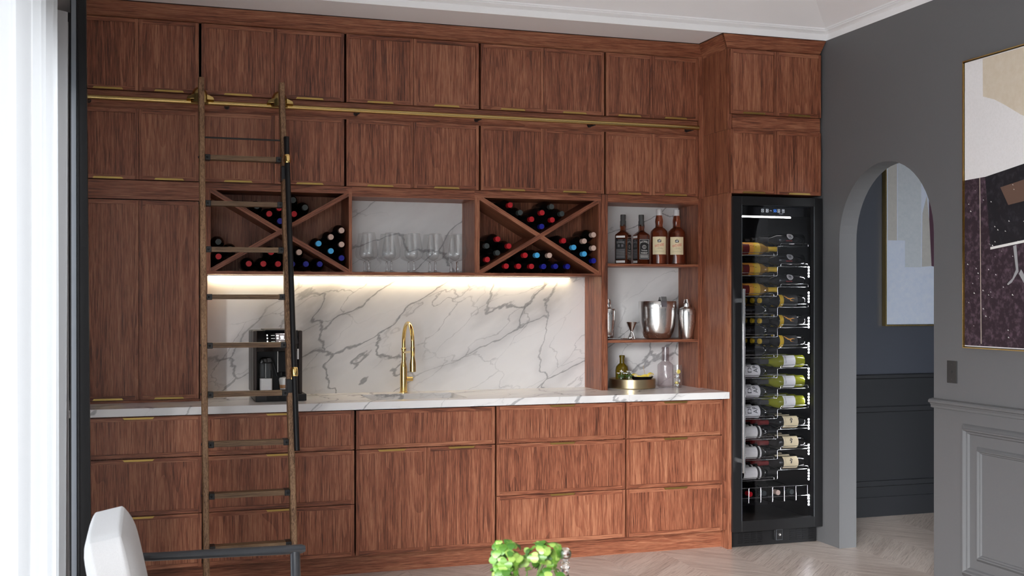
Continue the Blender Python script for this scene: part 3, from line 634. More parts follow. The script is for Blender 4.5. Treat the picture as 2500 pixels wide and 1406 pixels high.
build(MB().tube([(2.79+.010*math.cos(a*1.1), 6.335+.010*math.sin(a*1.1), ZS2+.0065+.0004*a) for a in range(0, 22)], .0035, 6), 'spring', M['chrome'], t)
build(MB().bar((2.725, 6.34, ZS2+.006), (2.640, 6.345, ZS2+.008), .018, .004), 'handle', M['chrome'], t)

# ---- counter right: tray with garnish, decanter, drink
TC = (2.826, 6.390)
t = thing('round_tray', (*TC, ZT), 'round bronze tray on the counter under the shelves', 'tray')
build(MB().lathe([(0, 0), (.136, 0), (.140, .004), (.1405, .056), (.138, .057), (.1365, .055), (.136, .012), (0, .010)], (*TC, ZT), seg=48), 'tray_body', M['bronze'], t)
zt_ = ZT+.0105
c = (2.772, 6.425, zt_)
t = thing('olive_bottle', c, 'olive green glass bottle standing on the bronze tray', 'bottle')
build(MB().lathe([(0, 0), (.036, 0), (.040, .005), (.0405, .095), (.036, .118), (.022, .133), (.0155, .139), (.0150, .175), (.0125, .175), (.012, .14), (0, .13)], c, seg=28), 'bottle_body', M['olive_glass'], t)
build(MB().lathe([(.0150, .172), (.0178, .173), (.0178, .186), (.0150, .187), (.0120, .186), (.0120, .172)], c, seg=24), 'neck_ring', M['olive_glass'], t)
def flower_glass(x, y, label):
    c = (x, y, zt_); t = thing('bud_vase', c, label, 'vase', 'bud vases on the tray')
    build(MB().lathe([(0, 0), (.019, 0), (.020, .002), (.021, .062), (.0197, .062), (.0187, .006), (0, .005)], c, seg=20), 'glass', M['thin'], t)
    rnd = random.Random(int(x*1000))
    for k in range(4):
        a = k*1.7+x*9; p = Vector((x+.017*math.cos(a), y+.017*math.sin(a), zt_+.082+.010*(k % 2)))
        st = build(MB().tube([(x, y, zt_+.012), (x+.005*math.cos(a), y+.005*math.sin(a), zt_+.05), p], .0012, 5), 'stem', M['stem'], t)
        m_ = MB()
        for j in range(7):
            b = j*2*PI/7; m_.sphere(p+Vector((.006*math.cos(b), .006*math.sin(b), .002)), .0042, 7, 4, (1, 1, .5))
        build(m_, 'petals', M['white'], st); build(MB().sphere(p, .004, 8, 5), 'flower_heart', M['foam'], st)
        lf = MB()
        for j in range(3):
            b = a+j*2.1; q = Vector((x, y, zt_+.062))+Vector((.016*math.cos(b), .016*math.sin(b), .006*j-.004)); lf.sphere(q, .008, 7, 4, (1, .6, .35))
        build(lf, 'leaf', M['stem'], st)
flower_glass(2.733, 6.345, 'small glass of white flowers at the left edge of the tray')
flower_glass(2.772, 6.320, 'small glass of white flowers in front of the olive bottle')
c = (2.868, 6.345, zt_)
t = thing('garnish_bowl', c, 'dark shallow bowl of lemon on the bronze tray', 'bowl')
build(MB().lathe([(0, 0), (.025, 0), (.030, .004), (.058, .045), (.072, .062), (.068, .062), (.054, .046), (.026, .010), (0, .008)], c, seg=32), 'bowl_body', M['black_gloss'], t)
def wedge(loc, rot, label):
    m_ = MB(); n = 8
    pts = [(.026*math.cos(PI*i/n), .020*math.sin(PI*i/n)) for i in range(n+1)]
    t = thing('lemon_wedge', loc, label, 'lemon', 'lemon wedges in the bowl'); ORG[t.name] = Vector((0,0,0)); t.rotation_euler = rot
    build(MB().prism(pts, 'y', -.008, .008), 'peel', M['lemon'], t)
    build(MB().prism([(a*.86, b*.86+.0005) for a, b in pts], 'y', -.0086, .0086), 'flesh', M['ivory'], t)
wedge((2.820, 6.342, zt_+.058), (.2, .5, .4), 'leftmost lemon wedge in the garnish bowl')
wedge((2.850, 6.325, zt_+.052), (1.2, .2, .1), 'lemon wedge lying flat at the front of the garnish bowl')
wedge((2.882, 6.340, zt_+.054), (.9, -.3, -.5), 'lemon wedge in the middle of the garnish bowl')
wedge((2.918, 6.335, zt_+.062), (.3, -.4, .3), 'rightmost lemon wedge in the garnish bowl')
build(MB().tube([(2.886, 6.330, zt_+.05), (2.872, 6.335, zt_+.128)], .0014, 6), 'cocktail_stick', M['tan'], label='wooden cocktail stick rising from the lemon bowl', cat='stick')
c = (3.052, 6.40, ZT)
t = thing('carafe', c, 'ribbed clear glass carafe with a straight neck beside the tray', 'carafe')
m_ = MB(); prof = [(0, 0), (.046, 0), (.049, .004), (.049, .130), (.047, .138), (.030, .152), (.0235, .157), (.0225, .165)]
mm = MB().lathe(prof, (0,0,0), seg=64)
for v in mm.v:
    r = math.hypot(v.x, v.y)
    if r > .04 and v.z < .131:
        k = 1-.016*(1 if int(round(math.atan2(v.y, v.x)/(2*PI)*64)) % 2 else 0); v.x *= k; v.y *= k
mm.v = [v+Vector(c) for v in mm.v]; build(mm, 'ribbed_body', M['thin_smoke'], t)
build(MB().lathe([(.0225, .163), (.0225, .243), (.0205, .244), (.0205, .163)], c, seg=28), 'neck', M['thin_smoke'], t)
c = (3.092, 6.318, ZT)
t = thing('drink_glass', c, 'tall tumbler of clear drink with lemon in front of the carafe', 'glass')
build(MB().lathe([(0, 0), (.027, 0), (.0285, .003), (.0305, .138), (.0290, .138), (.0270, .010), (0, .008)], c, seg=28), 'tumbler', M['thin'], t)
build(MB().lathe([(.0, .0), (.013, 0), (.013, .003), (0, .003)], (3.094, 6.303, ZT+.098), 'y', 18), 'lemon_slice', M['lemon'], t)
for k in range(4): build(MB().box(*[q for a, w in ((3.085+.010*(k % 2), .011), (6.312+.008*(k//2), .011), (ZT+.018+.026*k, .011)) for q in (a-w, a+w)]), 'ice_cube', M['glass'], t, bevel=.003)
build(MB().sphere((3.088, 6.316, ZT+.030), .010, 12, 8), 'olive', M['lemon'], t)

# ================================================================== FAUCET
fx, fy = 1.418, 6.4686
t = thing('faucet', (fx, fy, ZT), 'polished brass gooseneck kitchen faucet behind the sink', 'faucet')
build(MB().lathe([(0, 0), (.0245, 0), (.0245, .004), (.0205, .006), (.0200, .140), (.0185, .152), (.0130, .176), (.0118, .188), (.0118, .245)], (fx, fy, ZT), seg=28), 'column', M['brass'], t)
build(MB().lathe([(.0125, .243), (.0145, .245), (.0145, .256), (.0125, .258)], (fx, fy, ZT), seg=24), 'collar', M['brass'], t)
R_ = .118; zc_ = ZT+.286
pts = [(fx, fy, ZT+.25)]+[(fx, fy-R_+R_*math.cos(a), zc_+R_*math.sin(a)) for a in [PI*i/24 for i in range(25)]]+[(fx, fy-2*R_, ZT+.26)]
build(MB().tube(pts, .0108, 16), 'gooseneck', M['brass'], t)
build(MB().lathe([(.0118, .272), (.0125, .270), (.0125, .232), (.0118, .230), (.0118, .216), (.0150, .196), (.0175, .180), (.0178, .135), (.0150, .133), (0, .134)], (fx, fy-2*R_, ZT), seg=26), 'spray_head', M['brass'], t)
build(MB().bar((fx, fy-.008, ZT+.232), (fx, fy-2*R_+.008, ZT+.246), .010, .010), 'docking_arm', M['brass'], t)
build(MB().lathe([(.0125, .014), (.0128, .052), (.0105, .054), (0, .050)], (fx, fy, ZT+.078), 'x', 22), 'lever', M['brass'], t)

# ================================================================== COFFEE MACHINE
x0, x1, yf, yb = .537, .792, 6.135, 6.44
t = thing('coffee_machine', (.665, 6.28, ZT), 'black bean-to-cup coffee machine on the counter behind the ladder', 'coffee machine')
build(MB().box(.545, .810, 6.098, 6.46, ZT, ZT+.036), 'drip_base', M['black'], t, bevel=.003)
build(MB().box(.600, .700, 6.0965, 6.0985, ZT+.004, ZT+.033), 'drip_drawer', M['black_satin'], t)
build(MB().box(x0, x1, 6.235, yb, ZT+.036, ZT+.372), 'housing', M['black_satin'], t, bevel=.008)
build(MB().box(x0, x0+.018, yf, 6.236, ZT+.036, ZT+.372).box(x1-.018, x1, yf, 6.236, ZT+.036, ZT+.372), 'side_cheeks', M['cheek'], t, bevel=.004)
build(MB().prism([(yf+.012, ZT+.262), (6.236, ZT+.262), (6.236, ZT+.372), (yf+.042, ZT+.372), (yf, ZT+.300)], 'x', x0+.018, x1-.018), 'control_head', M['black_gloss'], t)
def face(x, z):   # sloped control face
    k = (z-(ZT+.300))/.072; return (x, yf+.042*k-.0012, z)
sc_ = build(MB().quad(face, .655, .745, ZT+.309, ZT+.358), 'display', M['screen'], t)
face2 = lambda x, z: (x, face(x, z)[1]-.0010, z)
p = MB().text('HOT BEVERAGES', face2, .044, .0035, .700, ZT+.354)
for cx in (.688, .712):
    p.poly(face2, [(cx-.010, ZT+.345), (cx+.010, ZT+.345), (cx+.007, ZT+.329), (cx-.007, ZT+.329)]); p.quad(face2, cx-.012, cx+.012, ZT+.325, ZT+.327)
for cx in (.664, .737):
    p.quad(face2, cx-.006, cx+.006, ZT+.342, ZT+.349); p.quad(face2, cx-.005, cx+.005, ZT+.328, ZT+.336)
p.text('30X', face2, .012, .006, .675, ZT+.315); p.text('13X', face2, .012, .006, .730, ZT+.315)
build(p, 'screen_icons', M['screen_w'], sc_)
p = MB()
for k in range(3):
    p.quad(face2, .607, .613, ZT+.312+.016*k, ZT+.320+.016*k); p.quad(face2, .630, .650, ZT+.3145+.016*k, ZT+.3155+.016*k)
build(p, 'touch_icons', M['screen_w'], t)
build(MB().box(.667, .735, 6.165, 6.236, ZT+.150, ZT+.262), 'spout_block', M['black_gloss'], t, bevel=.004)
build(MB().box(.664, .668, 6.162, 6.168, ZT+.150, ZT+.262).box(.734, .738, 6.162, 6.168, ZT+.150, ZT+.262), 'spout_trim', M['silver'], t)
for cx in (.688, .714): build(MB().lathe([(.006, 0), (.007, .004), (.007, .020), (0, .020)], (cx, 6.19, ZT+.131), seg=14), 'nozzle', M['black'], t)
build(MB().tube([(.640, 6.175, ZT+.208), (.652, 6.168, ZT+.165), (.664, 6.165, ZT+.128)], .0045, 10), 'steam_wand', M['black_satin'], t)
build(MB().box(.765, .774, yf-.001, yf+.001, ZT+.22, ZT+.275), 'side_sticker', M['offwhite'], t)
build(MB().box(.60, .74, 6.16, 6.40, ZT+.372, ZT+.378), 'cup_warmer', M['black'], t)
c = (.603, 6.168, ZT+.037)
t = thing('milk_carafe', c, 'clear milk carafe with black lid in front of the coffee machine', 'carafe')
def rrect(w, d, z): return [(c[0]+a*w, c[1]+b*d, c[2]+z) for a, b in ((-1,-.8),(-.8,-1),(.8,-1),(1,-.8),(1,.8),(.8,1),(-.8,1),(-1,.8))]
def loft(rings):
    n = len(rings[0]); vs = [v for r in rings for v in r]
    return MB().add(vs, [tuple(range(n))[::-1], tuple(range((len(rings)-1)*n, len(rings)*n))]+[(i*n+k, i*n+(k+1) % n, i*n+n+(k+1) % n, i*n+n+k) for i in range(len(rings)-1) for k in range(n)])
build(loft([rrect(.031, .024, 0), rrect(.031, .024, .081)]), 'milk', M['milk'], t)
build(loft([rrect(.0345, .028, -.0005), rrect(.0345, .028, .163)]), 'glass_wall', M['thin'], t)
build(loft([rrect(.036, .029, .163), rrect(.036, .029, .170), rrect(.026, .022, .190), rrect(.016, .014, .194)]), 'lid', M['black_gloss'], t)
build(MB().tube([(c[0], c[1], c[2]+.083), (c[0], c[1], c[2]+.162)], .0025, 8), 'suction_tube', M['silver'], t)
c = (.701, 6.172, ZT+.037)
t = thing('latte_glass', c, 'glass of layered latte under the coffee machine spout', 'glass')
gp = lambda s, hs: [(r*s, h) for r, h in hs]
build(MB().lathe([(0, .004), (.018, .004), (.0215, .012), (.0235, .028)], c, seg=24), 'milk_layer', M['milk'], t)
build(MB().lathe([(.0236, .0281), (.0255, .046), (0, .0461)], c, seg=24), 'coffee_layer', M['coffee'], t)
build(MB().lathe([(.0256, .0462), (.0285, .074), (.024, .083), (0, .088)], c, seg=24), 'foam_layer', M['foam'], t)
build(MB().lathe([(0, 0), (.021, 0), (.0255, .010), (.031, .050), (.0325, .080), (.0312, .080), (.0298, .052), (.0245, .011), (.018, .003), (0, .003)], c, seg=26), 'glass_wall', M['thin'], t)

# ================================================================== LADDER AND RAIL
rz, ry = 2.4945, 6.178
t = thing('ladder_rail', (1.43, ry, rz), 'long round brass rail the ladder hangs from', 'rail')
build(MB().tube([(-.36, ry, rz), (3.167, ry, rz)], .0128, 18), 'rail_tube', M['brass_rail'], t)
for x in (-.286, .4085, 1.103, 1.7975, 2.492, 3.128):
    build(MB().tube([(x, YU, rz-.004), (x, ry+.004, rz-.008)], .010, 12).lathe([(.013, 0), (.013, .006), (0, .006)], (x, YU, rz-.004), 'y', 16, flip=-1), 'standoff', M['black'], t)
TL = thing('library_ladder', (.466, 5.82, 0), 'oak library ladder leaning on the brass rail', 'ladder')
mL = .22844
def ly(z): return 6.10+mL*(z-2.6008)
SXs = (.2675, .6785)
tdir = Vector((0, mL, 1)).normalized()
for i, x in enumerate(SXs):
    zt0 = (2.605, 2.600)[i]
    build(MB().bar((x, ly(.012), .012), (x, ly(zt0), zt0), .0295, .058, (0, 1, 0)), 'stile', M['oak'], TL, bevel=.006)
    build(MB().box(x-.018, x+.018, ly(0)-.04, ly(0)+.04, 0, .014), 'foot_pad', M['black'], TL)
    # brass hook: dome over the rail with two flared wings
    yk = ry-.012
    cz = rz+.020
    hk = build(MB().lathe([(.0445, -.032), (.0440, -.006), (.0415, .012), (.0365, .027), (.028, .040), (.017, .049), (.007, .0525), (0, .053)], (x-.004, yk, cz+.006), seg=28), 'roller_hook', M['brass_hook'], TL)
    for s in (-1, 1):
        build(MB().add([(x+s*.030, yk-.030, cz+.020), (x+s*.030, yk+.030, cz+.020), (x+s*.066, yk+.022, cz+.006), (x+s*.066, yk-.022, cz+.006), (x+s*.030, yk-.034, cz-.010), (x+s*.030, yk+.034, cz-.010), (x+s*.070, yk+.024, cz-.010), (x+s*.070, yk-.024, cz-.010)],
                       [(0,1,2,3), (4,7,6,5), (0,4,5,1), (1,5,6,2), (2,6,7,3), (3,7,4,0)]), 'wing', M['brass_hook'], hk, bevel=.003)
for z in (2.187, 1.9490, 1.7140, 1.4752, 1.2360, .9990, .7623, .5236, .2828):
    y = ly(z); rg = build(MB().box(SXs[0]+.0145+.018, SXs[1]-.0145-.018, y-.030, y+.030, z-.0135, z+.0105), 'rung', M['oak_h'], TL)
    for s, x in ((1, SXs[0]+.0148), (-1, SXs[1]-.0148)):
        a, b = sorted((x, x+s*.026))
        br = build(MB().box(a, b, y-.034, y+.034, z-.0165, z+.0125), 'rung_bracket', M['black'], TL, bevel=.002)
        build(MB().sphere((x+s*.011, y-.034, z-.002), .0055, 10, 6), 'bolt', M['black_gloss'], br)
    for x in SXs: build(MB().lathe([(.006, 0), (.006, .004), (0, .004)], (x-.0148, y, z), 'x', 10, flip=-1), 'screw', M['black'], rg)
build(MB().tube([(SXs[0]+.014, ly(2.292), 2.292), (SXs[1]-.014, ly(2.292), 2.292)], .0045, 8), 'tie_rod', M['black'], TL)
hr0, hr1 = Vector((.6905, ly(2.304)-.052, 2.304)), Vector((.7000, ly(.721)-.052, .721))
hr = build(MB().tube([hr0, hr1], .0138, 16), 'handrail', M['black_satin'], TL)
for z in (2.186, 1.1007):
    k = (z-hr0.z)/(hr1.z-hr0.z); p = hr0+(hr1-hr0)*k; d = (hr0-hr1).normalized()
    build(MB().tube([p+d*h for h in (-.023, -.018, -.008, .008, .018, .023)], [.0150, .0172, .0182, .0182, .0172, .0150], 18), 'ferrule', M['brass'], hr)
    build(MB().box(SXs[1]-.017, SXs[1]+.017, ly(z-.075)-.036, ly(z-.075)+.036, z-.115, z-.035), 'handrail_bracket', M['black'], TL, bevel=.003)
    build(MB().tube([(SXs[1]+.002, ly(z-.06)-.034, z-.06), p+Vector((-.006, .004, -.006))], .005, 8), 'bracket_arm', M['brass'], TL)

# ================================================================== WINE FRIDGE
FX0, FX1, FY, FYB = 3.2625, 3.861, 5.925, 6.53
t = thing('wine_fridge', (3.56, 6.23, 0), 'tall black built-in wine fridge with a glass door', 'fridge')
m_ = MB().box(FX0, FX0+.028, 5.972, FYB, .10, 2.062).box(FX1-.028, FX1, 5.972, FYB, .10, 2.062).box(FX0+.028, FX1-.028, 5.972, FYB, .10, .135).box(FX0+.028, FX1-.028, 5.972, FYB, 2.03, 2.062).box(FX0+.028, FX1-.028, FYB-.02, FYB, .135, 2.03)
build(m_, 'cavity', M['inside'], t)
gx0, gx1, gz0, gz1 = 3.3165, 3.8039, .162, 2.016
z0_, z1_ = .100, 2.0655
d = build(MB().box(FX0-.004, gx0, FY, 5.968, z0_, z1_).box(gx1, FX1, FY, 5.968, z0_, z1_).box(gx0, gx1, FY, 5.968, z0_, gz0).box(gx0, gx1, FY, 5.968, gz1, z1_), 'door_frame', M['black_satin'], t, bevel=.0015)
build(MB().box(gx0, gx1, FY+.002, FY+.006, gz0, gz1), 'glass_pane', M['pane'], d)
for x in (gx0, gx1-.0016): build(MB().box(x, x+.0016, FY-.0004, FY+.001, gz0, gz1), 'pane_edge', M['frame_grey'], d)
hx = 3.3035
build(MB().box(hx-.008, hx+.008, FY-.052, FY-.040, .452, 1.523), 'handle_bar', M['chrome'], d, bevel=.002)
for z in (.52, 1.455): build(MB().box(hx-.006, hx+.006, FY-.041, FY, z-.012, z+.012), 'handle_post', M['chrome'], d)
cp = build(MB().box(gx0-.02, gx1+.02, 5.985, 6.02, 1.958, 2.029), 'control_panel', M['black_gloss'], t)
pf = lambda x, z: (x, 5.9835, z)
p = MB()
def outline(p, f, x, z, w, h, k=.0016):
    p.quad(f, x-w, x+w, z+h-k, z+h); p.quad(f, x-w, x+w, z-h, z-h+k); p.quad(f, x-w, x-w+k, z-h, z+h); p.quad(f, x+w-k, x+w, z-h, z+h)
for x in (3.488, 3.519, 3.598, 3.628): outline(p, pf, x, 1.990, .0078, .0095)
p.quad(pf, 3.4845, 3.4915, 1.9893, 1.9907); p.quad(pf, 3.4873, 3.4887, 1.9865, 1.9935); p.quad(pf, 3.516, 3.522, 1.987, 1.993); p.poly(pf, [(3.594, 1.987), (3.602, 1.987), (3.598, 1.994)]); p.poly(pf, [(3.624, 1.993), (3.632, 1.993), (3.628, 1.986)])
p.text('Temp', pf, .013, .005, 3.5435, 1.990)
p.quad(pf, 3.600, 3.606, 1.9725, 1.9737); p.quad(pf, 3.620, 3.626, 1.9725, 1.9737); p.poly(pf, [(3.609, 1.9745), (3.617, 1.9725), (3.614, 1.9705)])
build(p, 'icons', M['icon'], cp)
build(MB().text('55', pf, .020, .016, 3.5725, 1.990), 'temperature_digits', M['blue_digit'], cp)
lb_ = build(MB().box(3.33, 3.692, 6.004, 6.012, 1.950, 1.9562), 'led_bar', M['led_w'], t)
for k in range(10):
    zc = 1.628-.1533*k
    ls = build(MB().box(3.8145, 3.8329, 5.992, 6.008, zc-.040, zc+.040), 'led_module', M['inside'], t)
    for j in range(4):
        build(MB().lathe([(.0055, 0), (.0060, .003), (.004, .0045), (0, .0045)], (3.8146, 6.000, zc+.027-.018*j), 'x', 12, flip=-1), 'led_dot', M['led_dot'], ls)
gr = build(MB().box(FX0+.002, 3.852, 5.980, 6.05, .002, .098), 'toe_grille', M['black_satin'], t)
for (a, b) in ((3.318, 3.49), (3.665, 3.838)):
    for i in range(4):
        w = (b-a)/4; sm = mesh_of(MB().box(.004, w-.006, 0, .003, 0, .0045), M['inside'], 'louvre_slot') if (a, i) == (3.318, 0) else sm
        for j in range(6):
            o = bpy.data.objects.new('louvre_slot', sm); COL.objects.link(o); o.parent = gr; o.location = Vector((a+i*w, 5.9775, .020+j*.0118))-ORG[gr.name]
lk = build(MB().box(3.553, 3.607, 5.958, 5.981, .030, .092), 'lock_housing', M['black_satin'], gr, bevel=.002)
build(MB().box(3.5645, 3.607, 5.9565, 5.959, .030, .092), 'lock_plate', M['frame_grey'], lk); build(MB().box(3.566, 3.6055, 5.9555, 5.957, .0315, .0905), 'lock_face', M['black'], lk)
build(MB().lathe([(.008, 0), (.008, .003), (.005, .003), (.005, .001), (0, .001)], (3.587, 5.9555, .062), 'y', 18, flip=-1), 'keyhole', M['chrome'], lk)
# wire shelves
def zL(k): return 1.768-.1222*k
YF0 = 6.035
def wire_shelf(k):
    zl, zr = zL(k), zL(k)+.056
    s = thing('wire_shelf', (3.55, 6.1, zl-.045), f'chrome wire bottle shelf in the wine fridge, {ordn[k]} from the top', 'shelf', 'wire shelves in the wine fridge')
    a, b = zl-.043, zr-.043; yv = YF0-.022
    build(MB().tube([(3.292, yv, a), (3.600, yv, a), (3.606, yv, a+.006), (3.606, yv, b-.006), (3.612, yv, b), (3.828, yv, b)], .0022, 6), 'front_wire', M['wire'], s)
    build(MB().tube([(3.292, yv, a+.016), (3.576, yv, a+.016), (3.582, yv, a+.010), (3.582, yv, a)], .0017, 6), 'left_lip_wire', M['wire'], s)
    build(MB().tube([(3.628, yv, b), (3.628, yv, b+.012), (3.634, yv, b+.018), (3.812, yv, b+.018), (3.818, yv, b+.012), (3.818, yv, b)], .0017, 6), 'right_lip_wire', M['wire'], s)
    for x, z in ((3.33, a), (3.56, a), (3.64, b), (3.80, b)): build(MB().tube([(x, yv, z), (x, 6.50, z)], .0018, 5), 'cross_wire', M['wire'], s)
for k in range(12): wire_shelf(k)
# lying bottles: mesh kinds shared by all of a kind (local x runs from base to mouth)
LP = [(0, 0), (.030, 0), (.0360, .004), (.0370, .012), (.0370, .178), (.0345, .195), (.026, .212), (.0165, .230), (.0145, .242), (.0140, .292), (.0155, .293), (.0155, .300), (0, .300)]
def lie(mat): return mesh_of(MB().lathe(LP, ax='x', seg=22), mat, 'bottle_body')
BODY = {k: lie(M[k]) for k in ('dark_glass', 'green_glass', 'gold_glass')}
def capm(mat, a=.238): return mesh_of(MB().lathe([(.0150, a), (.0150, .285), (.0160, .290), (.0160, .301), (.0150, .302), (0, .302)], ax='x', seg=18), mat, 'capsule')
def sleeve(x0, x1, mat, r=.0376, nm='label', a0=-PI*.98, a1=PI*.02):
    m_ = MB().lathe([(r, x0), (r, x1)], ax='x', seg=16, a0=a0+PI/2*0+PI, a1=a1+PI); return mesh_of(m_, mat, nm)
def wrap(sgn, r=.0381, tilt=.35):
    """flat frame (u along the bottle, w round it) on the side of the bottle that faces the room"""
    def f(u, w):
        a = PI-tilt-w/r; return (u, r*math.cos(a), r*math.sin(a))
    return f
def prints(fn, mat, nm='print'):
    m_ = MB(); fn(m_); return mesh_of(m_, mat, nm)
def turn90(f): return lambda x, y: f(-y, x)
# the room-facing side of local frame is -y; angle pi points to -y in lathe 'x' (cos->y, sin->z)
def sector(x0, x1, mat, nm='label', r=.0376, up=1.5, dn=1.2):
    return mesh_of(MB().lathe([(r, x0), (r, x1)], ax='x', seg=16, a0=PI-up, a1=PI+dn), mat, nm)
f1 = wrap(1); f2 = wrap(1, .0381, -.35)
def up2(uc): return lambda x, y: f2(uc+y, -x)
KIND = {
 'orange': ('gold_glass', [('capsule', capm(M['yellow'])), ('label', sector(.060, .170, M['orange'])), ('label_flash', sector(.128, .172, M['yellow'], 'label_flash', .0379)), ('label_maroon', sector(.056, .100, M['maroon'], 'label_maroon', .0379, .75, 1.2)),  # orange label, yellow towards the neck, maroon patch towards the base
             ('print', prints(lambda m: [m.quad(f1, .104+.016*i, .114+.016*i, .004-.004*i, .0065-.004*i, 3) for i in range(3)], M['brown']))]),
 'plain': ('dark_glass', [('capsule', capm(M['black_p']))]),
 'tall_letters': ('dark_glass', [('capsule', capm(M['black_p'])), ('label', sector(.072, .172, M['white'])),
             ('print', prints(lambda m: (m.text('AP', turn90(f1), .042, .030, .002, -.139), m.text('DI', turn90(f1), .042, .026, .002, -.100)), M['black_p']))]),
 'black_band': ('dark_glass', [('capsule', capm(M['black_p'])), ('label', sector(.062, .180, M['offwhite'])), ('band', sector(.154, .169, M['black_p'], 'band', .0379)),
             ('print', prints(lambda m: [m.quad(f1, .082, .145, -.018+.005*i, -.0172+.005*i, 4) for i in range(7)]+[m.text('RISERVA', turn90(f1), .030, .005, 0, -.074)], M['grey_p']))]),
 'rings': ('dark_glass', [('capsule', capm(M['black_p'])), ('print', prints(lambda m: [m.add([f2(.105+r*k*math.cos(a), -.010+r*k*math.sin(a)) for k in (1, .84) for a in [2*PI*i/18 for i in range(18)]], [(i, (i+1) % 18, 18+(i+1) % 18, 18+i) for i in range(18)]) for r in (.021, .015, .009, .0045)], M['white'])),
             ('title_print', prints(lambda m: m.text('TINTO', lambda x, y: f2(-x, -y), .045, .006, -.115, -.020), M['redp'], 'title_print'))]),
 'kangaroo': ('dark_glass', [('capsule', capm(M['yellow'], .290)), ('neck_foil', mesh_of(MB().lathe([(.0153, .236), (.0153, .291)], ax='x', seg=16), M['black_p'], 'neck_foil')), ('label', sector(.055, .150, M['black_p'])), ('yellow_band', sector(.150, .176, M['yellow'], 'yellow_band')),
             ('print', prints(lambda m: m.poly(lambda a, b: f2(a, -b), [(.146, .021), (.140, .0185), (.128, .011), (.120, .003), (.106, .001), (.090, .004), (.072, -.001), (.090, .000), (.104, -.006), (.098, -.013), (.080, -.016), (.104, -.0155), (.112, -.006), (.124, -.003), (.133, .006), (.137, .003), (.136, .010), (.147, .0165)]), M['orange']))]),
 'native': ('green_glass', [('capsule', capm(M['dkgrey'])), ('label', sector(.070, .150, M['white'])), ('print', prints(lambda m: m.text('NATIVA', up2(.137), .046, .009), M['dkgrey']))]),
 'cream_crest': ('dark_glass', [('capsule', capm(M['maroon'])), ('label', sector(.050, .150, M['ivory'])),
             ('print', prints(lambda m: [m.sphere(f2(.098+dx, dw), .0048, 8, 5, (1, .2, 1)) for dx, dw in ((0, .006), (.006, -.001), (-.005, -.004), (.002, .013), (.0, -.010))]+[m.text('CHATEAU', up2(.138), .034, .004)], M['dkgrey']))]),
}
LEFT = ['orange']*3+['plain']*3+['tall_letters']*3+['black_band']*3
RIGHT = ['rings']*3+['kangaroo']*3+['native']*3+['cream_crest']*3
DESC = dict(orange='orange-label bottle with yellow neck', plain='plain black bottle', tall_letters='white-label bottle with tall black letters', black_band='white-label bottle with black band', rings='black bottle with white ring emblem', kangaroo='black bottle with yellow band', native='green bottle with white label', cream_crest='cream-label bottle with red capsule')
def lying(kind, x, y, z, rev, label, grp):
    e = bpy.data.objects.new('wine_bottle', None); COL.objects.link(e); e.location = (x, y, z); e.empty_display_size = .02
    if rev: e.rotation_euler = (0, 0, PI)
    tag(e, label, 'bottle', grp)
    b, parts = KIND[kind]
    for nm, me in [('bottle_body', BODY[b])]+parts:
        o = bpy.data.objects.new(nm, me); COL.objects.link(o); o.parent = e
        if rev and nm not in ('bottle_body', 'capsule', 'neck_foil'): o.rotation_euler = (PI, 0, 0)
DEP = ['front', 'second', 'third']
for k in range(12):
    for j in range(3):
        y = YF0+.014+.087*j
        lying(LEFT[k], 3.318, y, zL(k)-.003, False, f'{DESC[LEFT[k]]}, neck right, fridge shelf {ordn[k]} from top, {DEP[j]} row', 'left bottles in the wine fridge')
        lying(RIGHT[k], 3.800, y, zL(k)+.053, True, f'{DESC[RIGHT[k]]}, neck left, fridge shelf {ordn[k]} from top, {DEP[j]} row', 'right bottles in the wine fridge')
s = thing('wire_basket', (3.56, 6.05, .245), 'chrome wire basket at the bottom of the wine fridge', 'basket')
for z in (.338, .278): build(MB().tube([(3.292, 6.008, z), (3.828, 6.008, z)], .0026, 6), 'long_wire', M['wire'], s)
for k in range(7): build(MB().tube([(3.330+.080*k, 6.008, .338), (3.330+.080*k, 6.008, .250), (3.330+.080*k, 6.018, .244), (3.330+.080*k, 6.50, .244)], .0026, 6), 'bent_wire', M['wire'], s)
for k, c in enumerate(('grey', 'red', 'grey', 'cream', 'grey')):
    e = bpy.data.objects.new('wine_bottle', None); COL.objects.link(e); e.location = (3.37+.095*k, 6.35, .2865)
    tag(e, f'{NAMEC[c]} bottle lying in the fridge basket, {ordn[k]} from the left', 'bottle', 'bottles in the fridge basket')
    for nm, me in (('bottle_body', RB), ('capsule', RC[c])):
        o = bpy.data.objects.new(nm, me); COL.objects.link(o); o.parent = e

# ================================================================== RIGHT WALL: PAINTING, SWITCH; HALL PAINTING
def picture(name, loc, label): return thing(name, loc, label, 'painting')
py0, py1, pz0, pz1 = 4.677, 3.35, 1.221, 2.6387
t = picture('wall_painting', (XW, 4.0, pz0), 'large abstract painting in a thin gold frame, pale above, dark plum below')
fd, fwid = .024, .0055
for a, b, c_, d_ in ((py1, py0, pz0, pz0+fwid), (py1, py0, pz1-fwid, pz1), (py0-fwid, py0, pz0+fwid, pz1-fwid), (py1, py1+fwid, pz0+fwid, pz1-fwid)):
    build(MB().box(XW-fd, XW-.001, a, b, c_, d_), 'frame_bar', M['brass_rail'], t)
cx_ = XW-.017
cv = build(MB().box(cx_, XW-.002, py1+fwid+.004, py0-fwid-.004, pz0+fwid+.004, pz1-fwid-.004), 'canvas', M['white_c'], t)
def layer(pts, mat, k, nm): build(MB().prism(pts, 'x', cx_-.0006*k, cx_+.0004), nm, mat, cv)
pl, pr = py0-fwid-.0045, py1+fwid+.0045
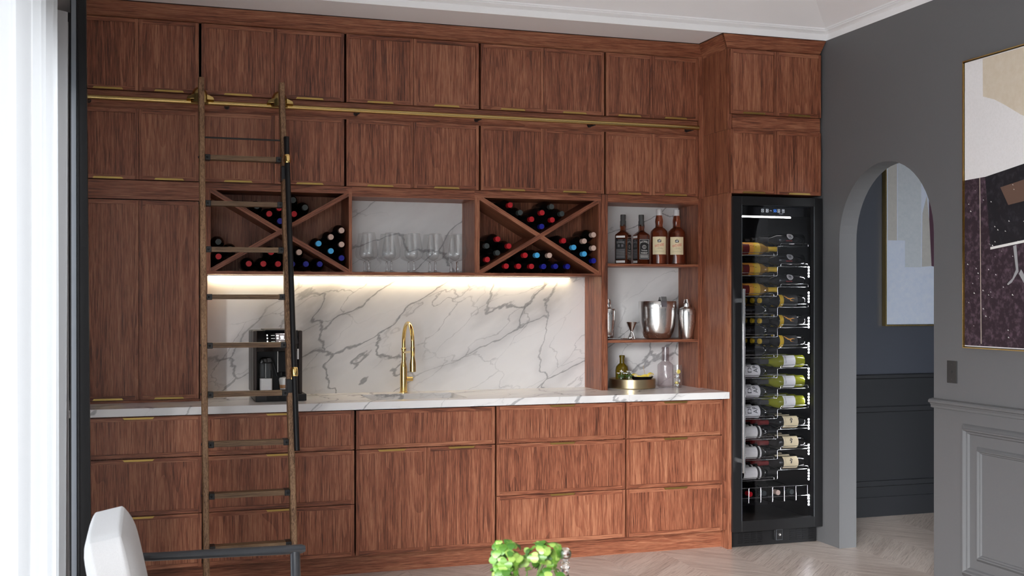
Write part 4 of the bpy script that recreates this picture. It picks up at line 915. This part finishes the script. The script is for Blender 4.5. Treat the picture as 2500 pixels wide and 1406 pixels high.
layer([(4.540, pz1-.014), (pr, pz1-.014), (pr, 2.15), (4.02, 2.20), (4.2874, 2.316), (4.3926, 2.379), (4.46, 2.415), (4.538, 2.4424)], M['beige_c'], 1, 'beige_field')
layer([(pl, pz0+.014), (pl, 2.049), (4.495, 2.053), (4.2874, 2.084), (3.95, 2.13), (pr, 2.09), (pr, pz0+.014)], M['plum_c'], 1.5, 'plum_field')
layer([(4.5222, 2.052), (4.2874, 2.084), (3.95, 2.12), (3.86, 1.78), (4.2874, 1.727), (4.4862, 1.705)], M['black_c'], 2.2, 'black_field')
layer([(4.4198, 1.992), (4.15, 2.03), (4.12, 1.93), (4.3673, 1.904)], M['brown'], 2.8, 'brown_patch')
layer([(4.4862, 1.712), (4.4862, 1.700), (3.90, 1.762), (3.90, 1.774)], M['offwhite'], 3.0, 'white_stroke')
layer([(4.561, 2.052), (4.5575, 2.052), (4.548, 1.246), (4.5515, 1.246)], M['sand'], 2.6, 'pale_line')
layer([(4.336, 1.71), (4.316, 1.715), (4.302, 1.59), (4.345, 1.54), (4.37, 1.528), (4.368, 1.540), (4.34, 1.56), (4.318, 1.60)], M['grey_p'], 2.6, 'grey_drip')
layer([(4.30, 1.58), (4.285, 1.60), (4.20, 1.48), (4.21, 1.46)], M['grey_p'], 2.6, 'grey_drip')
rn = random.Random(3); sp = MB()
for k in range(46):
    y, z = rn.uniform(4.24, 4.65), rn.uniform(1.26, 2.0); w = rn.uniform(.0012, .004)
    sp.prism([(y-w, z-w), (y+w*1.6, z-w*.5), (y+w, z+w)], 'x', cx_-.0020, cx_+.0004)
build(sp, 'paint_flecks', M['offwhite'], cv)
t = thing('light_switch', (XW, 4.777, 1.04), 'dark bronze toggle switch plate beside the arch', 'switch')
build(MB().box(XW-.006, XW-.0002, 4.7414, 4.8134, 1.040, 1.1515), 'plate', M['bronze_p'], t, bevel=.0015)
build(MB().prism([(4.772, 1.090), (4.783, 1.090), (4.783, 1.102), (4.772, 1.102)], 'x', XW-.016, XW-.006), 'toggle', M['bronze_p'], t)
for z in (1.058, 1.134): build(MB().lathe([(.003, 0), (.003, .001), (0, .001)], (XW-.006, 4.777, z), 'x', 10, flip=-1), 'screw', M['dkgrey'], t)
hx0, hx1, hz0, hz1 = 4.739, 5.75, 1.2816, 2.52
t = picture('hall_painting', (5.2, YB, hz0), 'pale blue abstract painting seen through the arch')
for a, b, c_, d_ in ((hx0, hx1, hz0, hz0+.008), (hx0, hx1, hz1-.008, hz1), (hx0, hx0+.008, hz0+.008, hz1-.008), (hx1-.008, hx1, hz0+.008, hz1-.008)):
    build(MB().box(a, b, 6.520, YB-.001, c_, d_), 'frame_bar', M['brass_rail'], t)
cv = build(MB().box(hx0+.011, hx1-.011, 6.530, YB-.002, hz0+.011, hz1-.011), 'canvas', M['haze_c'], t)
def hl(x0, x1, z0, z1, mat, k, nm): build(MB().box(x0, x1, 6.530-.0006*k, 6.5304, z0, z1), nm, mat, cv)
hl(4.762, 4.835, 1.861, hz1-.012, M['haze3_c'], 1, 'tan_strip'); hl(4.842, 5.03, 1.861, hz1-.012, M['haze2_c'], 1, 'grey_field'); hl(4.90, 5.03, 1.68, 1.861, M['haze2_c'], 1, 'grey_field')
build(MB().prism([(5.035, 1.684), (5.113, 1.690), (5.095, 2.0), (5.074, 2.166), (5.04, 2.05)], 'y', 6.5290, 6.5304), 'tan_shape', M['haze3_c'], cv)
build(MB().prism([(5.113, 1.690), (5.60, 1.60), (5.60, 2.30), (5.09, 2.30), (5.095, 2.0)], 'y', 6.5292, 6.5304), 'dark_shape', M['plum'], cv)

# ================================================================== LEFT: SHEER CURTAIN AND STEEL POST
n = 640; m_ = MB(); y0c, y1c = 2.55, 4.74
vs = []; rn = random.Random(5); ph = [rn.uniform(0, 6) for _ in range(4)]
for i in range(n+1):
    k = i/n; y = y0c+(y1c-y0c)*k
    x = -.335+.030*math.sin(y*38+ph[0])+.014*math.sin(y*61+ph[1])+.008*math.sin(y*17+ph[2])
    if k > .97: x += (k-.97)*1.2
    for j, z in enumerate((.012, .8, 1.6, 2.54)):
        vs.append((x+.004*math.sin(y*23+j), y, z))
m_.add(vs, [(i*4+j, i*4+4+j, i*4+5+j, i*4+1+j) for i in range(n) for j in range(3)])
t = thing('sheer_curtain', (-.335, 3.5, 0), 'white sheer floor-length curtain at the left edge', 'curtain')
build(m_, 'cloth', M['sheer'], t)
build(MB().tube([(-.335, 2.45, 2.55), (-.335, 4.78, 2.55)], .012, 10), 'curtain_rod', M['black_satin'], t)
for y in (2.50, 4.55): build(MB().tube([(-.335, y, 2.55), (XL, y, 2.55)], .008, 8), 'rod_bracket', M['black_satin'], t)
t = thing('steel_post', (-.25, 4.80, 0), 'black steel door post at the left beside the curtain', 'post')
y0p, y1p = 4.79, 4.845
def lean(x0a, x1a, x0b, x1b, ya, yb, za=0, zb=3.45): return MB().add([(x0a,ya,za),(x1a,ya,za),(x1a,yb,za),(x0a,yb,za),(x0b,ya,zb),(x1b,ya,zb),(x1b,yb,zb),(x0b,yb,zb)], [(0,3,2,1),(4,5,6,7),(0,1,5,4),(1,2,6,5),(2,3,7,6),(3,0,4,7)])
build(lean(-.287, -.2065, -.287, -.236, y0p, y1p), 'post_body', M['black_satin'], t)
build(lean(-.281, -.262, -.283, -.266, y0p-.012, y0p), 'steel_bead', M['frame_grey'], t)
build(lean(-.259, -.252, -.264, -.258, y0p-.006, y0p), 'groove_bead', M['black_gloss'], t)

# ================================================================== FOREGROUND: ARMCHAIR, TABLE, PLANT, DECANTER
t = thing('armchair', (.22, 3.49, 0), 'white cushioned armchair with a black round-rail wooden frame', 'chair')
for ya in (3.7747, 3.205):
    ar = build(MB().tube([(-.10, ya, .652), (.02, ya, .646), (.25, ya, .643), (.42, ya, .640), (.485, ya, .640), (.497, ya, .640)], [.013, .0135, .0145, .0150, .0148, .010], 18), 'armrest', M['lacquer'], t)
    build(MB().tube([(.464, ya, .635), (.466, ya, .55), (.468, ya, .30), (.470, ya, 0)], [.0165, .0165, .019, .0135], 16), 'front_leg', M['lacquer'], t)
    build(MB().tube([(-.16, ya, .655), (-.11, ya, .50), (-.09, ya, .36), (-.17, ya, 0)], [.013, .017, .018, .013], 16), 'back_leg', M['lacquer'], t)
    build(MB().tube([(-.10, ya, .33), (.468, ya, .36)], .016, 14), 'side_rail', M['lacquer'], t)
for x, z in ((-.095, .33), (.462, .355)): build(MB().tube([(x, 3.205, z), (x, 3.7747, z)], .015, 14), 'cross_rail', M['lacquer'], t)
def cushion(c, hx, hy, hz, rot, name, n=10):
    m_ = MB(); R = Matrix.Rotation(rot, 3, 'Y'); G = []
    bm = bmesh.new(); bmesh.ops.create_cube(bm, size=2); bmesh.ops.subdivide_edges(bm, edges=bm.edges[:], cuts=n, use_grid_fill=True)
    for v in bm.verts:
        x, y, z = v.co
        e = lambda q: max(0, 1-q**6)
        px = x*hx*(.60+.40*(e(y)*e(z))**.5); py = y*hy*(1-.03*(1-e(z))); pz = z*hz*(1-.05*(1-e(y)))
        py += -.012*math.sin(3*z)*abs(y); v.co = Vector((px, py, pz))
    bmesh.ops.recalc_face_normals(bm, faces=bm.faces)
    bm.verts.ensure_lookup_table(); bm.faces.ensure_lookup_table()
    m_.add([R @ v.co+Vector(c) for v in bm.verts], [tuple(v.index for v in f.verts) for f in bm.faces]); bm.free()
    return build(m_, name, M['fabric'], t, bevel=0)
bc = cushion((-.066, 3.50, .600), .072, .238, .228, -.20, 'back_cushion')
cushion((.19, 3.49, .41), .29, .25, .075, 0, 'seat_cushion')
bc.modifiers.new('s', 'SUBSURF').render_levels = 1
tc = (.80, 2.20)
t = thing('dining_table', (*tc, 0), 'round wooden table below the lower edge of the view', 'table')
build(MB().lathe([(0, .71), (.40, .71), (.42, .718), (.42, .732), (.415, .738), (0, .738)], (*tc, 0), seg=48), 'table_top', M['tabletop'], t)
build(MB().lathe([(.25, 0), (.25, .02), (.05, .05), (.045, .71)], (*tc, 0), seg=28), 'pedestal', M['black_satin'], t)
TZ = .7385
c = (.800, 2.35, TZ)
t = thing('potted_plant', c, 'round-leaved bright green plant in front of the cabinets', 'plant')
build(MB().lathe([(0, 0), (.034, 0), (.040, .004), (.046, .075), (.043, .077), (.038, .070), (0, .068)], c, seg=28), 'pot', M['black_satin'], t)
lm = []
for kk in range(3):
    rn = random.Random(kk); ring = [(.0075*(1+.12*math.sin(3*a+kk))*math.cos(a), .0068*math.sin(a), .0014*math.cos(2*a)) for a in [2*PI*i/9 for i in range(9)]]
    lm.append(mesh_of(MB().add([(0, 0, .0018)]+ring, [(0, 1+i, 1+(i+1) % 9) for i in range(9)]), M['leaf'], 'leaf'))
rn = random.Random(11); cl = [((.742, 2.35, .905), (.034, .034, .036)), ((.735, 2.345, .862), (.028, .03, .030)), ((.830, 2.355, .905), (.042, .036, .024)), ((.852, 2.37, .885), (.012, .02, .022)), ((.800, 2.38, .880), (.030, .02, .018)), ((.840, 2.34, .858), (.030, .02, .014))]
wts = [90, 55, 80, 26, 24, 20]
for (cc, rr), w in zip(cl, wts):
    for k in range(w):
        d_ = Vector((rn.gauss(0, 1), rn.gauss(0, 1), rn.gauss(0, 1))).normalized(); q = rn.uniform(.55, 1)**.5
        p = Vector((cc[0]+d_.x*rr[0]*q, cc[1]+d_.y*rr[1]*q, cc[2]+d_.z*rr[2]*q))
        o = bpy.data.objects.new('leaf', lm[k % 3]); COL.objects.link(o); o.parent = t; o.location = p-Vector(c)
        nrm = (d_+Vector((rn.uniform(-.5, .5), -.5+rn.uniform(-.4, .4), .5))).normalized(); o.rotation_euler = nrm.to_track_quat('Z', 'Y').to_euler(); s_ = rn.uniform(.95, 1.45); o.scale = (s_, s_, s_)
for k in range(12):
    cc, rr = cl[k % 6]; build(MB().tube([(c[0]+rn.uniform(-.02, .02), c[1]+rn.uniform(-.02, .02), TZ+.07), ((c[0]+cc[0])/2, cc[1], TZ+.12), (cc[0]+rn.uniform(-.02, .02), cc[1], cc[2])], .0013, 5), 'stem', M['stem'], t)
c = (.8720, 2.335, TZ)
t = thing('decanter', c, 'clear crystal decanter with a ball stopper beside the plant', 'decanter')
build(MB().sphere((c[0], c[1], .9035), .0140, 20, 14).lathe([(.0045, .886), (.0042, .8915)], (c[0], c[1], 0), seg=14), 'stopper', M['glass'], t)
build(MB().lathe([(.0055, .887), (.0105, .884), (.0060, .879), (.0110, .873), (.0075, .867), (.0085, .856), (.0150, .845), (.045, .822), (.056, .80), (.058, TZ+.005), (.052, TZ), (0, TZ)], (c[0], c[1], 0), seg=18), 'crystal_body', M['glass'], t)
